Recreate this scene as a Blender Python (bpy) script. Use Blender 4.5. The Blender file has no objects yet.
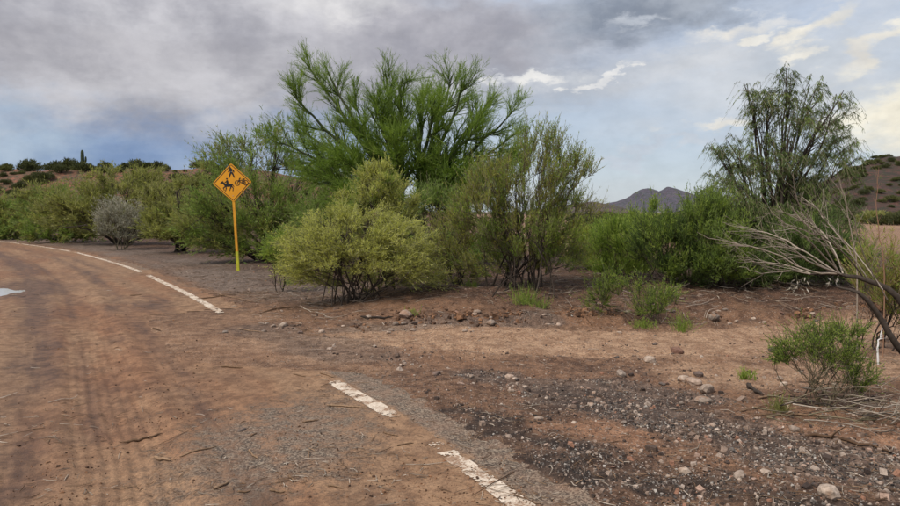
import bpy, math, random
import numpy as np
from math import radians as R

# ------------------------------------------------------------------ camera, sky, sun, exposure
scene = bpy.context.scene
C = scene.collection
EYE, FPX, HORIZON = 1.60, 660.0, 212.0          # eye height (m); focal length and horizon row for a 900 px wide picture
cam_d = bpy.data.cameras.new('camera'); cam = bpy.data.objects.new('camera', cam_d); C.objects.link(cam)
cam_d.sensor_width = 36.0; cam_d.lens = 36.0 * FPX / 900.0
cam_d.clip_start = 0.05; cam_d.clip_end = 8000
cam.location = (0, 0, EYE); cam.rotation_euler = (R(90) - math.atan((253 - HORIZON) / FPX), 0, 0)
scene.camera = cam
scene.view_settings.view_transform = 'Standard'; scene.view_settings.look = 'None'
scene.view_settings.gamma = 1.0; scene.view_settings.use_curve_mapping = False
EXPO = 0.78
scene.view_settings.exposure = EXPO
scene.cycles.max_bounces = 7; scene.cycles.diffuse_bounces = 4; scene.cycles.glossy_bounces = 2; scene.cycles.transmission_bounces = 4

SUN_EL, SUN_AZ = 52.0, -128.0                     # azimuth clockwise from +Y (the view direction)
sd = bpy.data.lights.new('sun', 'SUN'); sd.energy = 2.0; sd.angle = R(12); sd.color = (1.0, 0.94, 0.86)
sun = bpy.data.objects.new('sun', sd); C.objects.link(sun)
sun.rotation_euler = (R(90 - SUN_EL), 0, R(180 - SUN_AZ)); sun.location = (-20, -20, 40)

world = bpy.data.worlds.new('World'); scene.world = world; world.use_nodes = True
world.cycles.sampling_method = 'MANUAL'; world.cycles.sample_map_resolution = 256


class NT:
    """small helper round a node tree"""
    def __init__(s, tree):
        s.t = tree; s.t.nodes.clear()
    def n(s, typ, props=None, **ins):
        nd = s.t.nodes.new(typ)
        for k, v in (props or {}).items(): setattr(nd, k, v)
        for k, v in ins.items(): s.set(nd, k, v)
        return nd
    def set(s, nd, k, v):
        sock = nd.inputs[int(k[1:])] if (k[0] == 'i' and k[1:].isdigit()) else nd.inputs[k.replace('_', ' ')]
        if isinstance(v, bpy.types.NodeSocket): s.t.links.new(v, sock)
        elif isinstance(v, bpy.types.Node): s.t.links.new(v.outputs[0], sock)
        else: sock.default_value = v
    def math(s, op, a, b=0.0, c=0.0, clamp=False):
        return s.n('ShaderNodeMath', dict(operation=op, use_clamp=clamp), i0=a, i1=b, i2=c).outputs[0]
    def vmath(s, op, a, b=(0, 0, 0), scale=None):
        nd = s.n('ShaderNodeVectorMath', dict(operation=op), i0=a, i1=b)
        if scale is not None: s.set(nd, 'i3', scale)
        return nd.outputs[1] if op in ('LENGTH', 'DOT_PRODUCT', 'DISTANCE') else nd.outputs[0]
    def mix(s, fac, a, b, blend='MIX'):
        nd = s.n('ShaderNodeMix', dict(data_type='RGBA', blend_type=blend))
        s.set(nd, 'i0', fac); s.set(nd, 'i6', c4(a)); s.set(nd, 'i7', c4(b)); return nd.outputs[2]
    def noise(s, vec, scale, detail=4.0, rough=0.55, dist=0.0, col=False):
        nd = s.n('ShaderNodeTexNoise', None, Vector=vec, Scale=scale, Detail=detail, Roughness=rough, Distortion=dist)
        return nd.outputs[1] if col else nd.outputs[0]
    def ramp(s, v, a, b, lo=0.0, hi=1.0, smooth=True):
        nd = s.n('ShaderNodeMapRange', dict(interpolation_type='SMOOTHSTEP' if smooth else 'LINEAR'), i0=v, i1=a, i2=b, i3=lo, i4=hi)
        return nd.outputs[0]


def c4(c):
    return (c[0], c[1], c[2], 1.0) if isinstance(c, tuple) and len(c) == 3 else c


def srgb(r, g, b, k=1.0):
    f = lambda v: (v / 12.92 if v <= 0.04045 else ((v + 0.055) / 1.055) ** 2.4)
    return tuple(k * f(v / 255.0) for v in (r, g, b))


def build_sky():
    T = NT(world.node_tree)
    out = T.n('ShaderNodeOutputWorld')
    tc = T.n('ShaderNodeTexCoord').outputs['Generated']
    sep = T.n('ShaderNodeSeparateXYZ', None, i0=tc)
    dx, dy, dz = sep.outputs
    az = T.math('ARCTAN2', dx, dy)
    el = T.math('ARCSINE', dz)
    P = T.n('ShaderNodeCombineXYZ', None, i0=az, i1=el, i2=0.0).outputs[0]
    # a cloud sheet overhead: direction projected to a level plane
    den = T.math('ADD', T.math('MAXIMUM', dz, 0.0), 0.16)
    U = T.n('ShaderNodeCombineXYZ', None, i0=T.math('DIVIDE', dx, den), i1=T.math('DIVIDE', dy, den), i2=3.7).outputs[0]
    nz = T.n('ShaderNodeTexSky', dict(sky_type='NISHITA', sun_disc=False, sun_elevation=R(SUN_EL), sun_rotation=R(SUN_AZ),
                                      altitude=500, air_density=1.0, dust_density=1.2, ozone_density=1.0)).outputs[0]
    K = 10.0 / 2 ** EXPO   # the Background strength is 0.1
    S = lambda r, g, b: srgb(r, g, b, K)
    col = T.mix(0.78, nz, S(182, 191, 205))              # thin high veil over the clear blue
    big = T.noise(U, 0.55, 3, 0.55, 0.4)
    fine = T.noise(U, 2.1, 5, 0.6, 0.6)
    wisp = T.noise(T.vmath('MULTIPLY', P, (2.2, 9.0, 1)), 2.0, 5, 0.58, 0.8)
    col = T.mix(T.math('MULTIPLY', T.ramp(wisp, 0.42, 0.75), 0.35), col, S(214, 218, 224))
    # the broken sheet of grey cloud that covers the rest of the sky
    sheet = T.ramp(T.math('ADD', big, T.math('MULTIPLY', T.math('SUBTRACT', fine, 0.5), 0.35)), 0.40, 0.60)
    high = T.ramp(el, 0.20, 0.42)
    scol = T.mix(T.ramp(fine, 0.32, 0.68), S(150, 150, 158), S(212, 211, 214))
    col = T.mix(T.math('MULTIPLY', sheet, high), col, scol)
    # cloud masses seen above this place, each an uneven patch of sky with its own direction and spread
    warp = T.vmath('SUBTRACT', T.noise(T.vmath('MULTIPLY', P, (1, 1.8, 1)), 4.0, 3, 0.55, col=True), (0.5, 0.5, 0.5))
    warp2 = T.vmath('SUBTRACT', T.noise(T.vmath('MULTIPLY', P, (1, 2.2, 1)), 16.0, 5, 0.65, col=True), (0.5, 0.5, 0.5))
    WP = T.vmath('ADD', T.vmath('ADD', P, T.vmath('MULTIPLY', warp, (0.30, 0.13, 0))), T.vmath('MULTIPLY', warp2, (0.13, 0.075, 0)))
    tex = T.noise(T.vmath('MULTIPLY', P, (1.0, 1.5, 1)), 6.0, 7, 0.58, 0.1)
    tex2 = T.noise(T.vmath('MULTIPLY', P, (1.0, 1.4, 1)), 10.0, 7, 0.6, 0.1)
    def mass(col, px, py, w, h, ang, c_lo, c_hi, soft=0.55, amt=1.0, t=tex):
        a = math.atan((px - 450) / FPX); e = math.atan((HORIZON - py) / FPX * math.cos(a))
        v = T.n('ShaderNodeVectorRotate', dict(rotation_type='Z_AXIS'), Vector=T.vmath('SUBTRACT', WP, (a, e, 0)), Angle=R(-ang)).outputs[0]
        v = T.vmath('MULTIPLY', v, (FPX / w, FPX / h, 0))
        m = T.ramp(T.vmath('LENGTH', v), 1.0, 1.0 - soft)
        c = T.mix(T.ramp(t, 0.34, 0.66), S(*c_lo), S(*c_hi))
        return T.mix(T.math('MULTIPLY', m, amt), col, c)
    col = mass(col, 120, 150, 380, 70, 2, (126, 149, 185), (164, 181, 206), 0.7, 1.0)           # blue gap under the cloud, left
    col = mass(col, 15, 140, 100, 45, -20, (150, 171, 196), (180, 196, 212), 0.8, 0.75)
    col = mass(col, 130, 32, 560, 104, -2, (156, 156, 165), (204, 203, 208), 0.5, 1.0)          # broad grey cloud, left
    col = mass(col, 40, 62, 260, 34, 4, (156, 155, 163), (190, 188, 193), 0.9, 0.7, tex2)
    col = mass(col, 430, 45, 185, 48, 6, (152, 152, 162), (176, 175, 183), 0.7, 0.9, tex2)     # dark belly above the palo verde
    col = mass(col, 330, 8, 90, 26, -10, (190, 190, 194), (226, 224, 224), 0.9, 0.8, tex2)
    col = mass(col, 650, 4, 175, 44, 9, (126, 135, 150), (162, 169, 180), 0.75, 0.95, tex2)      # blue-grey bank at the top
    col = mass(col, 800, 78, 230, 66, 6, (196, 202, 209), (216, 219, 223), 0.9, 0.85)
    col = mass(col, 690, 62, 190, 26, 12, (190, 194, 200), (214, 216, 220), 0.9, 0.8)
    col = mass(col, 545, 80, 74, 20, 8, (186, 192, 202), (214, 217, 221), 0.9, 0.8, tex2)
    col = mass(col, 735, 24, 80, 11, 12, (206, 208, 210), (238, 232, 222), 0.9, 0.9, tex2)
    col = mass(col, 832, 16, 40, 16, 28, (208, 208, 206), (246, 240, 226), 0.8, 1.0, tex2)
    col = mass(col, 818, 47, 26, 11, 15, (214, 214, 212), (240, 236, 226), 0.8, 1.0, tex2)
    col = mass(col, 905, 48, 75, 14, 22, (214, 212, 208), (246, 240, 224), 0.9, 1.0, tex2)
    col = mass(col, 900, 112, 95, 30, 10, (226, 220, 204), (252, 246, 228), 0.8, 1.0, tex2)    # warm bright cloud, right
    col = mass(col, 583, 82, 26, 7, 18, (214, 216, 220), (242, 240, 236), 0.5, 1.0, tex2)
    col = mass(col, 528, 78, 30, 9, 0, (214, 216, 220), (242, 240, 236), 0.5, 1.0, tex2)
    col = mass(col, 622, 22, 34, 10, 14, (186, 192, 202), (214, 218, 224), 0.8, 0.8, tex2)
    col = mass(col, 770, 30, 30, 9, 20, (222, 220, 214), (244, 240, 230), 0.5, 0.9, tex2)
    col = mass(col, 640, 152, 150, 8, 3, (188, 197, 210), (206, 212, 220), 0.9, 0.7, tex2)
    col = mass(col, 705, 130, 40, 8, 6, (220, 218, 212), (238, 234, 226), 0.9, 0.9, tex2)
    mot = T.noise(T.vmath('MULTIPLY', P, (1.0, 1.6, 1)), 26.0, 5, 0.62, 0.15)
    col = T.vmath('SCALE', col, scale=T.ramp(mot, 0.3, 0.7, 0.96, 1.04))
    cie = T.math('ADD', 1.0, T.math('MULTIPLY', T.math('MAXIMUM', T.math('SUBTRACT', dz, 0.18), 0.0), 1.0))   # an overcast sky is brightest overhead
    col = T.vmath('SCALE', col, scale=cie)
    bg = T.n('ShaderNodeBackground', None, Color=col, Strength=0.1)
    T.set(out, 'Surface', bg)


build_sky()

# ------------------------------------------------------------------ helpers
def tag(o, label, cat=None, group=None, kind=None):
    if label: o['label'] = label
    if cat: o['category'] = cat
    if group: o['group'] = group
    if kind: o['kind'] = kind
    return o


def empty(name, loc, rz=0.0):
    o = bpy.data.objects.new(name, None); C.objects.link(o)
    o.location = loc; o.rotation_euler = (0, 0, rz); o.empty_display_size = 0.1
    return o


def link(name, me, parent=None, loc=(0, 0, 0)):
    o = bpy.data.objects.new(name, me); C.objects.link(o); o.parent = parent; o.location = loc
    return o


def mesh_np(name, V, F, mats, mi=None, attrs=None, smooth=False):
    """V (n,3); F (m,k) one face size, or a list of such arrays"""
    Fs = F if isinstance(F, list) else [F]
    Fs = [np.asarray(f, np.int32) for f in Fs if len(f)]
    me = bpy.data.meshes.new(name)
    V = np.asarray(V, np.float32)
    me.vertices.add(len(V)); me.vertices.foreach_set('co', V.ravel())
    loops = np.concatenate([f.ravel() for f in Fs]); sizes = np.concatenate([np.full(len(f), f.shape[1], np.int32) for f in Fs])
    me.loops.add(len(loops)); me.loops.foreach_set('vertex_index', loops)
    me.polygons.add(len(sizes))
    me.polygons.foreach_set('loop_start', np.concatenate(([0], np.cumsum(sizes)[:-1])).astype(np.int32))
    if smooth: me.polygons.foreach_set('use_smooth', np.ones(len(sizes), bool))
    else: me.polygons.foreach_set('use_smooth', np.zeros(len(sizes), bool))
    for m in mats: me.materials.append(m)
    if mi is not None: me.polygons.foreach_set('material_index', np.asarray(mi, np.int32))
    me.update(calc_edges=True)
    for k, a in (attrs or {}).items():
        at = me.color_attributes.new(k, 'FLOAT_COLOR', 'POINT')
        a = np.asarray(a, np.float32)
        if a.shape[1] == 3: a = np.concatenate([a, np.ones((len(a), 1), np.float32)], 1)
        at.data.foreach_set('color', a.ravel())
    return me


def hash2(ix, iy, seed):
    h = (ix.astype(np.int64) * 374761393 + iy.astype(np.int64) * 668265263 + seed * 974634777) & 0xffffffff
    h = ((h ^ (h >> 13)) * 1274126177) & 0xffffffff
    h = ((h ^ (h >> 16)) * 2246822519) & 0xffffffff
    return ((h ^ (h >> 15)) & 0xffffff) / float(0xffffff)


def vnoise(x, y, seed=0):
    ix = np.floor(x); iy = np.floor(y); fx = x - ix; fy = y - iy
    fx = fx * fx * fx * (fx * (fx * 6 - 15) + 10); fy = fy * fy * fy * (fy * (fy * 6 - 15) + 10)
    a = hash2(ix, iy, seed); b = hash2(ix + 1, iy, seed); c = hash2(ix, iy + 1, seed); d = hash2(ix + 1, iy + 1, seed)
    return (a + (b - a) * fx) * (1 - fy) + (c + (d - c) * fx) * fy


def fbm(x, y, octv=4, seed=0, rough=0.5):
    s = 0.0; a = 1.0; t = 0.0
    for o in range(octv):
        s = s + a * vnoise(x * 2 ** o + 17.3 * o, y * 2 ** o - 9.1 * o, seed + o); t += a; a *= rough
    return s / t


def sstep(a, b, x):
    t = np.clip((x - a) / (b - a), 0, 1); return t * t * (3 - 2 * t)


def gp(px, py, z=0.0):
    """ground point seen in direction px, py (level ground at height z)"""
    d = (EYE - z) * FPX / (py - HORIZON); return ((px - 450) / FPX * d, d)


def polydist(x, y, pts):
    """signed distance to a polyline (left of its direction is negative) and arc length"""
    best = np.full(x.shape, 1e9); sg = np.ones(x.shape); arc = np.zeros(x.shape); L = 0.0
    for (x0, y0), (x1, y1) in zip(pts[:-1], pts[1:]):
        ex, ey = x1 - x0, y1 - y0; ln = math.hypot(ex, ey)
        t = np.clip(((x - x0) * ex + (y - y0) * ey) / (ln * ln), 0, 1)
        qx, qy = x - (x0 + t * ex), y - (y0 + t * ey)
        d = np.hypot(qx, qy); m = d < best
        cr = ex * (y - y0) - ey * (x - x0)
        best = np.where(m, d, best); sg = np.where(m, np.where(cr > 0, -1.0, 1.0), sg); arc = np.where(m, L + t * ln, arc); L += ln
    return best * sg, arc


def catmull(P, n):
    P = np.asarray(P, float); Q = np.vstack([2 * P[0] - P[1], P, 2 * P[-1] - P[-2]])
    out = []
    ts = np.linspace(0, len(P) - 1, n)
    for t in ts:
        i = min(int(t), len(P) - 2); f = t - i
        a, b, c, d = Q[i], Q[i + 1], Q[i + 2], Q[i + 3]
        out.append(0.5 * (2 * b + (c - a) * f + (2 * a - 5 * b + 4 * c - d) * f * f + (3 * b - a - 3 * c + d) * f ** 3))
    return np.array(out)


# ------------------------------------------------------------------ the lie of the land
EDGE = [(2.6, -1.5), (1.45, 1.4), (0.33, 3.6), (-0.42, 5.02), (-1.12, 6.16), (-2.35, 8.2), (-3.8, 10.65), (-6.3, 14.6), (-10.5, 20.6), (-17.5, 29), (-28, 38.5), (-44, 47), (-70, 55)]
EDGE = [tuple(p) for p in catmull(EDGE, 90)]


def road_s(x, y):
    s, a = polydist(x, y, EDGE)
    return s, a


def band(x, y, pts, w, seed, amp=0.4, sc=1.5):
    d, _ = polydist(x, y, pts)
    n = (fbm(x * sc, y * sc, 4, seed) - 0.5) * 2
    return sstep(1.25, 0.6, np.abs(d) / w + n * amp)


SAND1 = [(-1.0, 8.5), (0.6, 8.2), (2.2, 8.15), (3.8, 8.3), (5.5, 8.9), (9, 10.0), (16, 12)]
SAND2 = [(2.6, 6.6), (3.6, 6.5), (5, 6.9), (7, 7.6)]
REDP = [(2.55, 4.6), (3.1, 4.35), (3.9, 4.1)]
REDP2 = [(0.85, 4.75), (1.25, 4.65)]
DARKG = [(-0.05, 5.0), (0.45, 4.45), (1.0, 4.0), (1.7, 3.6), (2.4, 3.3)]
GRAV1 = [(1.0, 5.9), (1.7, 5.3), (2.2, 4.6), (2.7, 4.0), (3.2, 3.4)]
GRAV2 = [(0.3, 6.4), (1.0, 6.2), (1.6, 6.2), (2.2, 5.7)]
GRAV3 = [(-1.5, 9.1), (-0.4, 9.2), (0.6, 9.5), (1.4, 9.7)]
GRAV4 = [(-2.6, 8.9), (-1.6, 8.0), (-0.8, 7.2)]


def zones(x, y):
    s, arc = road_s(x, y)
    far = sstep(14, 20, y)
    sand = np.maximum(band(x, y, SAND1, 0.95, 11, 0.35, 0.9), 0.8 * band(x, y, SAND2, 0.5, 12, 0.5))
    sand = np.maximum(sand, sstep(18, 30, y) * sstep(2, 6, x) * (0.4 + 0.6 * fbm(x * 0.2, y * 0.2, 3, 5)))
    red = np.maximum(band(x, y, REDP, 0.42, 13, 0.5, 2.0), 0.8 * band(x, y, REDP2, 0.28, 14, 0.6, 2.5))
    pat = 0.25 + 0.75 * sstep(0.42, 0.60, fbm(x * 2.6, y * 3.4, 5, 28, 0.6))
    dark = np.maximum(band(x, y, DARKG, 0.40, 15, 0.7, 2.2) * (0.3 + 0.7 * pat), 0.6 * band(x, y, GRAV1, 0.55, 26, 0.9, 1.7) * pat)
    grav = np.maximum.reduce([band(x, y, GRAV1, 0.42, 16, 0.7, 2.0), 0.9 * band(x, y, GRAV2, 0.22, 17, 0.7, 2.0),
                              0.8 * band(x, y, GRAV3, 0.35, 18, 0.8, 1.6), 0.6 * band(x, y, GRAV4, 0.5, 19, 0.8, 1.6)])
    shoulder = sstep(0.3, 0.9, s) * sstep(4.5, 2.0, s) * sstep(10.5, 14, y) * (0.55 + 0.45 * sstep(0.4, 0.6, fbm(x, y, 4, 21)))
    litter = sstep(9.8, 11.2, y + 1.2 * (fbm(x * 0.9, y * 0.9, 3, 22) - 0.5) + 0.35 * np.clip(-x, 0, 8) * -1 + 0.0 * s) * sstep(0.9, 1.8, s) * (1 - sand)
    washed = sstep(1.5, -0.2, s) * sstep(5.5, 7.0, y) * sstep(12.0, 10.0, y)
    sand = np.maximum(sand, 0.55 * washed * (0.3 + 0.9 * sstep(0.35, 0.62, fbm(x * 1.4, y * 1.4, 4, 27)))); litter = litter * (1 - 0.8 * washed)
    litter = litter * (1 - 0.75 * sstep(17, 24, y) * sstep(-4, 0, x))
    return s, arc, sand, red, dark, grav, shoulder, litter


def bank(x, y):
    lip = 9.45 + 0.10 * x + 0.35 * (fbm(x * 0.8, y * 0.3, 3, 31) - 0.5) + 0.5 * sstep(5, 9, x)
    lip = lip + 0.30 * (fbm(x * 4, y * 4, 3, 32) - 0.5)
    r = sstep(0.0, 0.12, y - lip) * 0.09 + 0.10 * (fbm(x * 3.2, y * 3.2, 4, 33) - 0.5) * sstep(-0.1, 0.2, y - lip) * sstep(3.0, 1.0, y - lip) + sstep(0.1, 2.0, y - lip) * 0.22
    return r * sstep(-2.6, -0.2, x) * (1 - 0.75 * sstep(16, 30, y))


def height(x, y, full=True):
    s, arc, sand, red, dark, grav, shoulder, litter = zones(x, y)
    road = sstep(0.5, 0.2, s)
    n1 = fbm(x * 0.45, y * 0.45, 3, 41) - 0.5
    n2 = fbm(x * 2.3, y * 2.3, 4, 42) - 0.5
    n3 = fbm(x * 9.0, y * 9.0, 4, 43, 0.6) - 0.5
    off = 0.10 * n1 + 0.065 * n2 + 0.034 * n3 * (0.7 + 0.9 * np.maximum(grav, dark) + 0.5 * litter) * (1 - 0.55 * sand)
    off += bank(x, y) - 0.03 * sstep(0.4, 1.2, s)
    # wheel ruts across the wash
    d1, _ = polydist(x, y, SAND1)
    wob = d1 + 0.10 * n2 + 0.12 * n1
    for c, w, a in ((-0.95, 0.09, -0.045), (-0.74, 0.08, 0.034), (0.62, 0.12, -0.03), (-0.2, 0.14, -0.022), (0.05, 0.09, 0.014), (-1.38, 0.10, -0.032), (-1.16, 0.08, 0.03), (0.95, 0.12, 0.03)):
        off += a * np.exp(-((wob - c) / w) ** 2) * sstep(-1.8, -0.6, x)
    on = 0.012 * n1 + 0.010 * n2 + 0.008 * n3
    sw = s + 0.10 * n1
    for c, w, a in ((-1.85, 0.26, -0.024), (-1.46, 0.09, 0.020), (-2.22, 0.09, 0.018), (-3.35, 0.30, -0.016), (-2.85, 0.12, 0.012), (-0.9, 0.2, 0.006)):
        on += a * np.exp(-((sw - c) / w) ** 2)
    tread = np.exp(-((sw + 1.85) / 0.30) ** 6) + 0.7 * np.exp(-((sw + 1.22) / 0.15) ** 6) + 0.8 * np.exp(-((sw + 3.3) / 0.28) ** 6) + 0.5 * np.exp(-((sw + 2.5) / 0.16) ** 6)
    on += 0.0055 * tread * np.sin(sw * 2 * math.pi / 0.078 + 2.0 * n1) * (0.55 + 0.45 * sstep(0.35, 0.6, fbm(sw * 2, arc * 0.4, 3, 44)))
    # the hollow that holds the puddle
    pd = np.hypot((x + 9.6) / 1.25, (y - 13.2) / 1.25)
    on -= 0.05 * sstep(1.15, 0.5, pd)
    z = on * road + off * (1 - road)
    fade = sstep(120, 60, np.hypot(x, y))
    return z * fade


def hz(x, y):
    return float(height(np.array([float(x)]), np.array([float(y)]))[0])


# ------------------------------------------------------------------ materials
def material(name):
    m = bpy.data.materials.new(name); m.use_nodes = True
    return m, NT(m.node_tree)


def finish(T, color, rough=0.9, bump=None, bstr=0.4, bdist=0.01, spec=0.25, metal=0.0, translucent=0.0, tcol=None):
    out = T.n('ShaderNodeOutputMaterial')
    p = T.n('ShaderNodeBsdfPrincipled', None, Base_Color=c4(color), Roughness=rough, Metallic=metal)
    p.inputs['Specular IOR Level'].default_value = spec
    if bump is not None:
        b = T.n('ShaderNodeBump', None, Strength=bstr, Distance=bdist, Height=bump)
        T.set(p, 'Normal', b)
    sh = p.outputs[0]
    if translucent:
        tr = T.n('ShaderNodeBsdfTranslucent', None, Color=c4(tcol if tcol is not None else color))
        sh = T.n('ShaderNodeMixShader', None, i0=translucent, i1=sh, i2=tr).outputs[0]
    T.set(out, 'Surface', sh)


def ground_material():
    m, T = material('desert_ground')
    pos = T.n('ShaderNodeNewGeometry').outputs['Position']
    za = T.n('ShaderNodeSeparateColor', None, i0=T.n('ShaderNodeVertexColor', dict(layer_name='zone_a')).outputs[0]).outputs
    zb = T.n('ShaderNodeSeparateColor', None, i0=T.n('ShaderNodeVertexColor', dict(layer_name='zone_b')).outputs[0]).outputs
    sand, red, dark = za[0], za[1], za[2]; grav, shoulder, litter = zb[0], zb[1], zb[2]
    nL = T.noise(pos, 0.9, 5, 0.6); nM = T.noise(pos, 7.0, 5, 0.7, 0.2); nF = T.noise(pos, 42.0, 4, 0.7); nX = T.noise(pos, 120.0, 3, 0.6)
    c = T.mix(T.ramp(nM, 0.38, 0.62), srgb(88, 65, 51), srgb(130, 99, 77))
    c = T.mix(T.math('MULTIPLY', T.ramp(nL, 0.42, 0.68), 0.6), c, srgb(150, 112, 84))
    c = T.mix(T.math('MULTIPLY', sand, 0.92), c, T.mix(T.ramp(nM, 0.38, 0.62), srgb(146, 113, 88), srgb(178, 145, 116)))
    c = T.mix(T.math('MULTIPLY', red, 0.9), c, T.mix(T.ramp(nM, 0.38, 0.62), srgb(132, 96, 72), srgb(164, 124, 96)))
    c = T.mix(T.math('MULTIPLY', litter, 0.85), c, T.mix(T.ramp(nM, 0.38, 0.62), srgb(50, 36, 29), srgb(92, 67, 53)))  # leaf litter and dirt, darkened further to paint in the shade under bushes
    c = T.mix(T.math('MULTIPLY', shoulder, 0.8), c, T.mix(T.ramp(nM, 0.38, 0.62), srgb(98, 84, 74), srgb(136, 120, 108)))
    c = T.mix(T.math('MULTIPLY', grav, 0.75), c, T.mix(T.ramp(nM, 0.38, 0.62), srgb(72, 63, 57), srgb(112, 98, 88)))
    c = T.mix(T.math('MULTIPLY', dark, 0.9), c, T.mix(T.ramp(nM, 0.38, 0.62), srgb(38, 33, 30), srgb(74, 62, 54)))
    # grit: small dark and pale grains
    vo = T.n('ShaderNodeTexVoronoi', dict(feature='F1'), Vector=pos, Scale=58.0)
    grain = T.n('ShaderNodeSeparateColor', None, i0=vo.outputs['Color']).outputs[0]
    cover = T.ramp(vo.outputs['Distance'], 0.42, 0.28)
    c = T.mix(T.math('MULTIPLY', cover, T.math('MULTIPLY', T.ramp(grain, 0.74, 0.80, smooth=False), 0.6)), c, srgb(176, 160, 146))
    c = T.mix(T.math('MULTIPLY', cover, T.math('MULTIPLY', T.ramp(grain, 0.28, 0.22, smooth=False), 0.5)), c, srgb(58, 48, 42))
    c = T.mix(T.ramp(nF, 0.36, 0.58), T.mix(0.5, c, srgb(40, 30, 25)), c)
    c = T.mix(0.35, c, T.mix(T.ramp(nX, 0.4, 0.6), (0.55, 0.55, 0.55), (1.35, 1.35, 1.35)), 'MULTIPLY')
    h = T.math('ADD', T.math('MULTIPLY', nF, 0.9), T.math('ADD', T.math('MULTIPLY', cover, 0.35), T.math('MULTIPLY', nM, 0.8)))
    finish(T, c, 0.93, h, 0.75, 0.022, 0.2)
    return m


def road_material():
    m, T = material('muddy_asphalt')
    pos = T.n('ShaderNodeNewGeometry').outputs['Position']
    za = T.n('ShaderNodeSeparateColor', None, i0=T.n('ShaderNodeVertexColor', dict(layer_name='road_a')).outputs[0]).outputs
    mud, wet, rust = za
    nL = T.noise(pos, 0.8, 5, 0.6, 0.5); nM = T.noise(pos, 6.0, 5, 0.72, 0.2); nF = T.noise(pos, 46.0, 4, 0.72); nX = T.noise(pos, 150.0, 3, 0.65)
    vo = T.n('ShaderNodeTexVoronoi', dict(feature='F1'), Vector=pos, Scale=95.0)
    g = T.n('ShaderNodeSeparateColor', None, i0=vo.outputs['Color']).outputs[0]
    asph = T.mix(T.ramp(g, 0.2, 0.95), srgb(72, 62, 54), srgb(142, 126, 108))
    asph = T.mix(T.ramp(nM, 0.35, 0.7, 0.0, 0.55), asph, srgb(138, 108, 88))
    md = T.mix(T.ramp(nM, 0.38, 0.62), srgb(118, 89, 66), srgb(150, 119, 91))
    md = T.mix(T.math('MULTIPLY', T.ramp(nL, 0.40, 0.66), 0.35), md, srgb(140, 106, 79))
    md = T.mix(T.math('MULTIPLY', rust, 0.85), md, T.mix(T.ramp(nM, 0.38, 0.62), srgb(106, 71, 49), srgb(136, 95, 67)))
    md = T.mix(T.math('MULTIPLY', wet, 0.8), md, T.mix(T.ramp(nM, 0.38, 0.62), srgb(62, 43, 33), srgb(92, 66, 50)))
    thr = T.math('ADD', mud, T.math('MULTIPLY', T.math('SUBTRACT', nM, 0.5), 1.3))
    thr = T.math('ADD', thr, T.math('MULTIPLY', T.math('SUBTRACT', nF, 0.5), 0.9))
    cov = T.ramp(thr, 0.15, 0.80)
    c = T.mix(cov, asph, md)
    c = T.mix(T.ramp(nF, 0.36, 0.56), T.mix(0.40, c, srgb(66, 50, 38)), c)
    c = T.mix(0.3, c, T.mix(T.ramp(nX, 0.4, 0.6), (0.5, 0.5, 0.5), (1.4, 1.4, 1.4)), 'MULTIPLY')
    h = T.math('ADD', T.math('MULTIPLY', nF, 0.8), T.math('ADD', T.math('MULTIPLY', cov, 0.6), T.math('MULTIPLY', T.ramp(vo.outputs['Distance'], 0.5, 0.1), 0.25)))
    rg = T.math('SUBTRACT', 0.92, T.math('MULTIPLY', wet, 0.22))
    finish(T, c, rg, h, 0.6, 0.012, 0.3)
    return m


def paint_material():
    m, T = material('worn_white_paint')
    pos = T.n('ShaderNodeNewGeometry').outputs['Position']
    nM = T.noise(pos, 6.0, 7, 0.7, 0.5); nF = T.noise(pos, 55.0, 5, 0.75)
    c = T.mix(T.ramp(nF, 0.3, 0.7), srgb(168, 150, 130), srgb(222, 208, 190))
    w = T.ramp(T.math('ADD', nM, T.math('MULTIPLY', T.math('SUBTRACT', nF, 0.5), 0.8)), 0.60, 0.48)
    c = T.mix(w, srgb(140, 112, 90), c)
    finish(T, c, 0.85, nF, 0.5, 0.006)
    return m


def attr_mat(name, stops, rough=0.75, translucent=0.0, tmul=1.3, noise_scale=0.0, spec=0.2, bump=False):
    """colour by the piece's own random tint"""
    m, T = material(name)
    a = T.n('ShaderNodeSeparateColor', None, i0=T.n('ShaderNodeVertexColor', dict(layer_name='tint')).outputs[0]).outputs
    v = T.math('ADD', T.math('MULTIPLY', a[0], 0.55), T.math('MULTIPLY', a[1], 0.45))
    rp = T.n('ShaderNodeValToRGB', None, i0=v); cr = rp.color_ramp
    while len(cr.elements) < len(stops): cr.elements.new(0.5)
    for e, (p, col) in zip(cr.elements, stops): e.position = p; e.color = c4(col)
    c = rp.outputs[0]; h = None
    if noise_scale:
        pos = T.n('ShaderNodeNewGeometry').outputs['Position']
        n = T.noise(pos, noise_scale, 5, 0.65)
        c = T.mix(0.6, c, T.mix(T.ramp(n, 0.3, 0.7), (0.55, 0.53, 0.5), (1.35, 1.35, 1.35)), 'MULTIPLY')
        if bump: h = n
    tc = T.mix(1.0, c, (tmul, tmul * 1.05, tmul * 0.6), 'MULTIPLY') if translucent else None
    finish(T, c, rough, h, 0.5, 0.01, spec, 0.0, translucent, tc)
    return m


def plain_mat(name, col, rough=0.6, spec=0.4, var=0.0, sc=20.0, metal=0.0, col2=None):
    m, T = material(name)
    c = c4(col)
    if var or col2:
        pos = T.n('ShaderNodeTexCoord').outputs['Object']
        n = T.noise(pos, sc, 5, 0.6)
        c = T.mix(T.ramp(n, 0.35, 0.65), col, col2 if col2 else tuple(v * (1 - var) for v in col))
    finish(T, c, rough, None, spec=spec, metal=metal)
    return m


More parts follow.
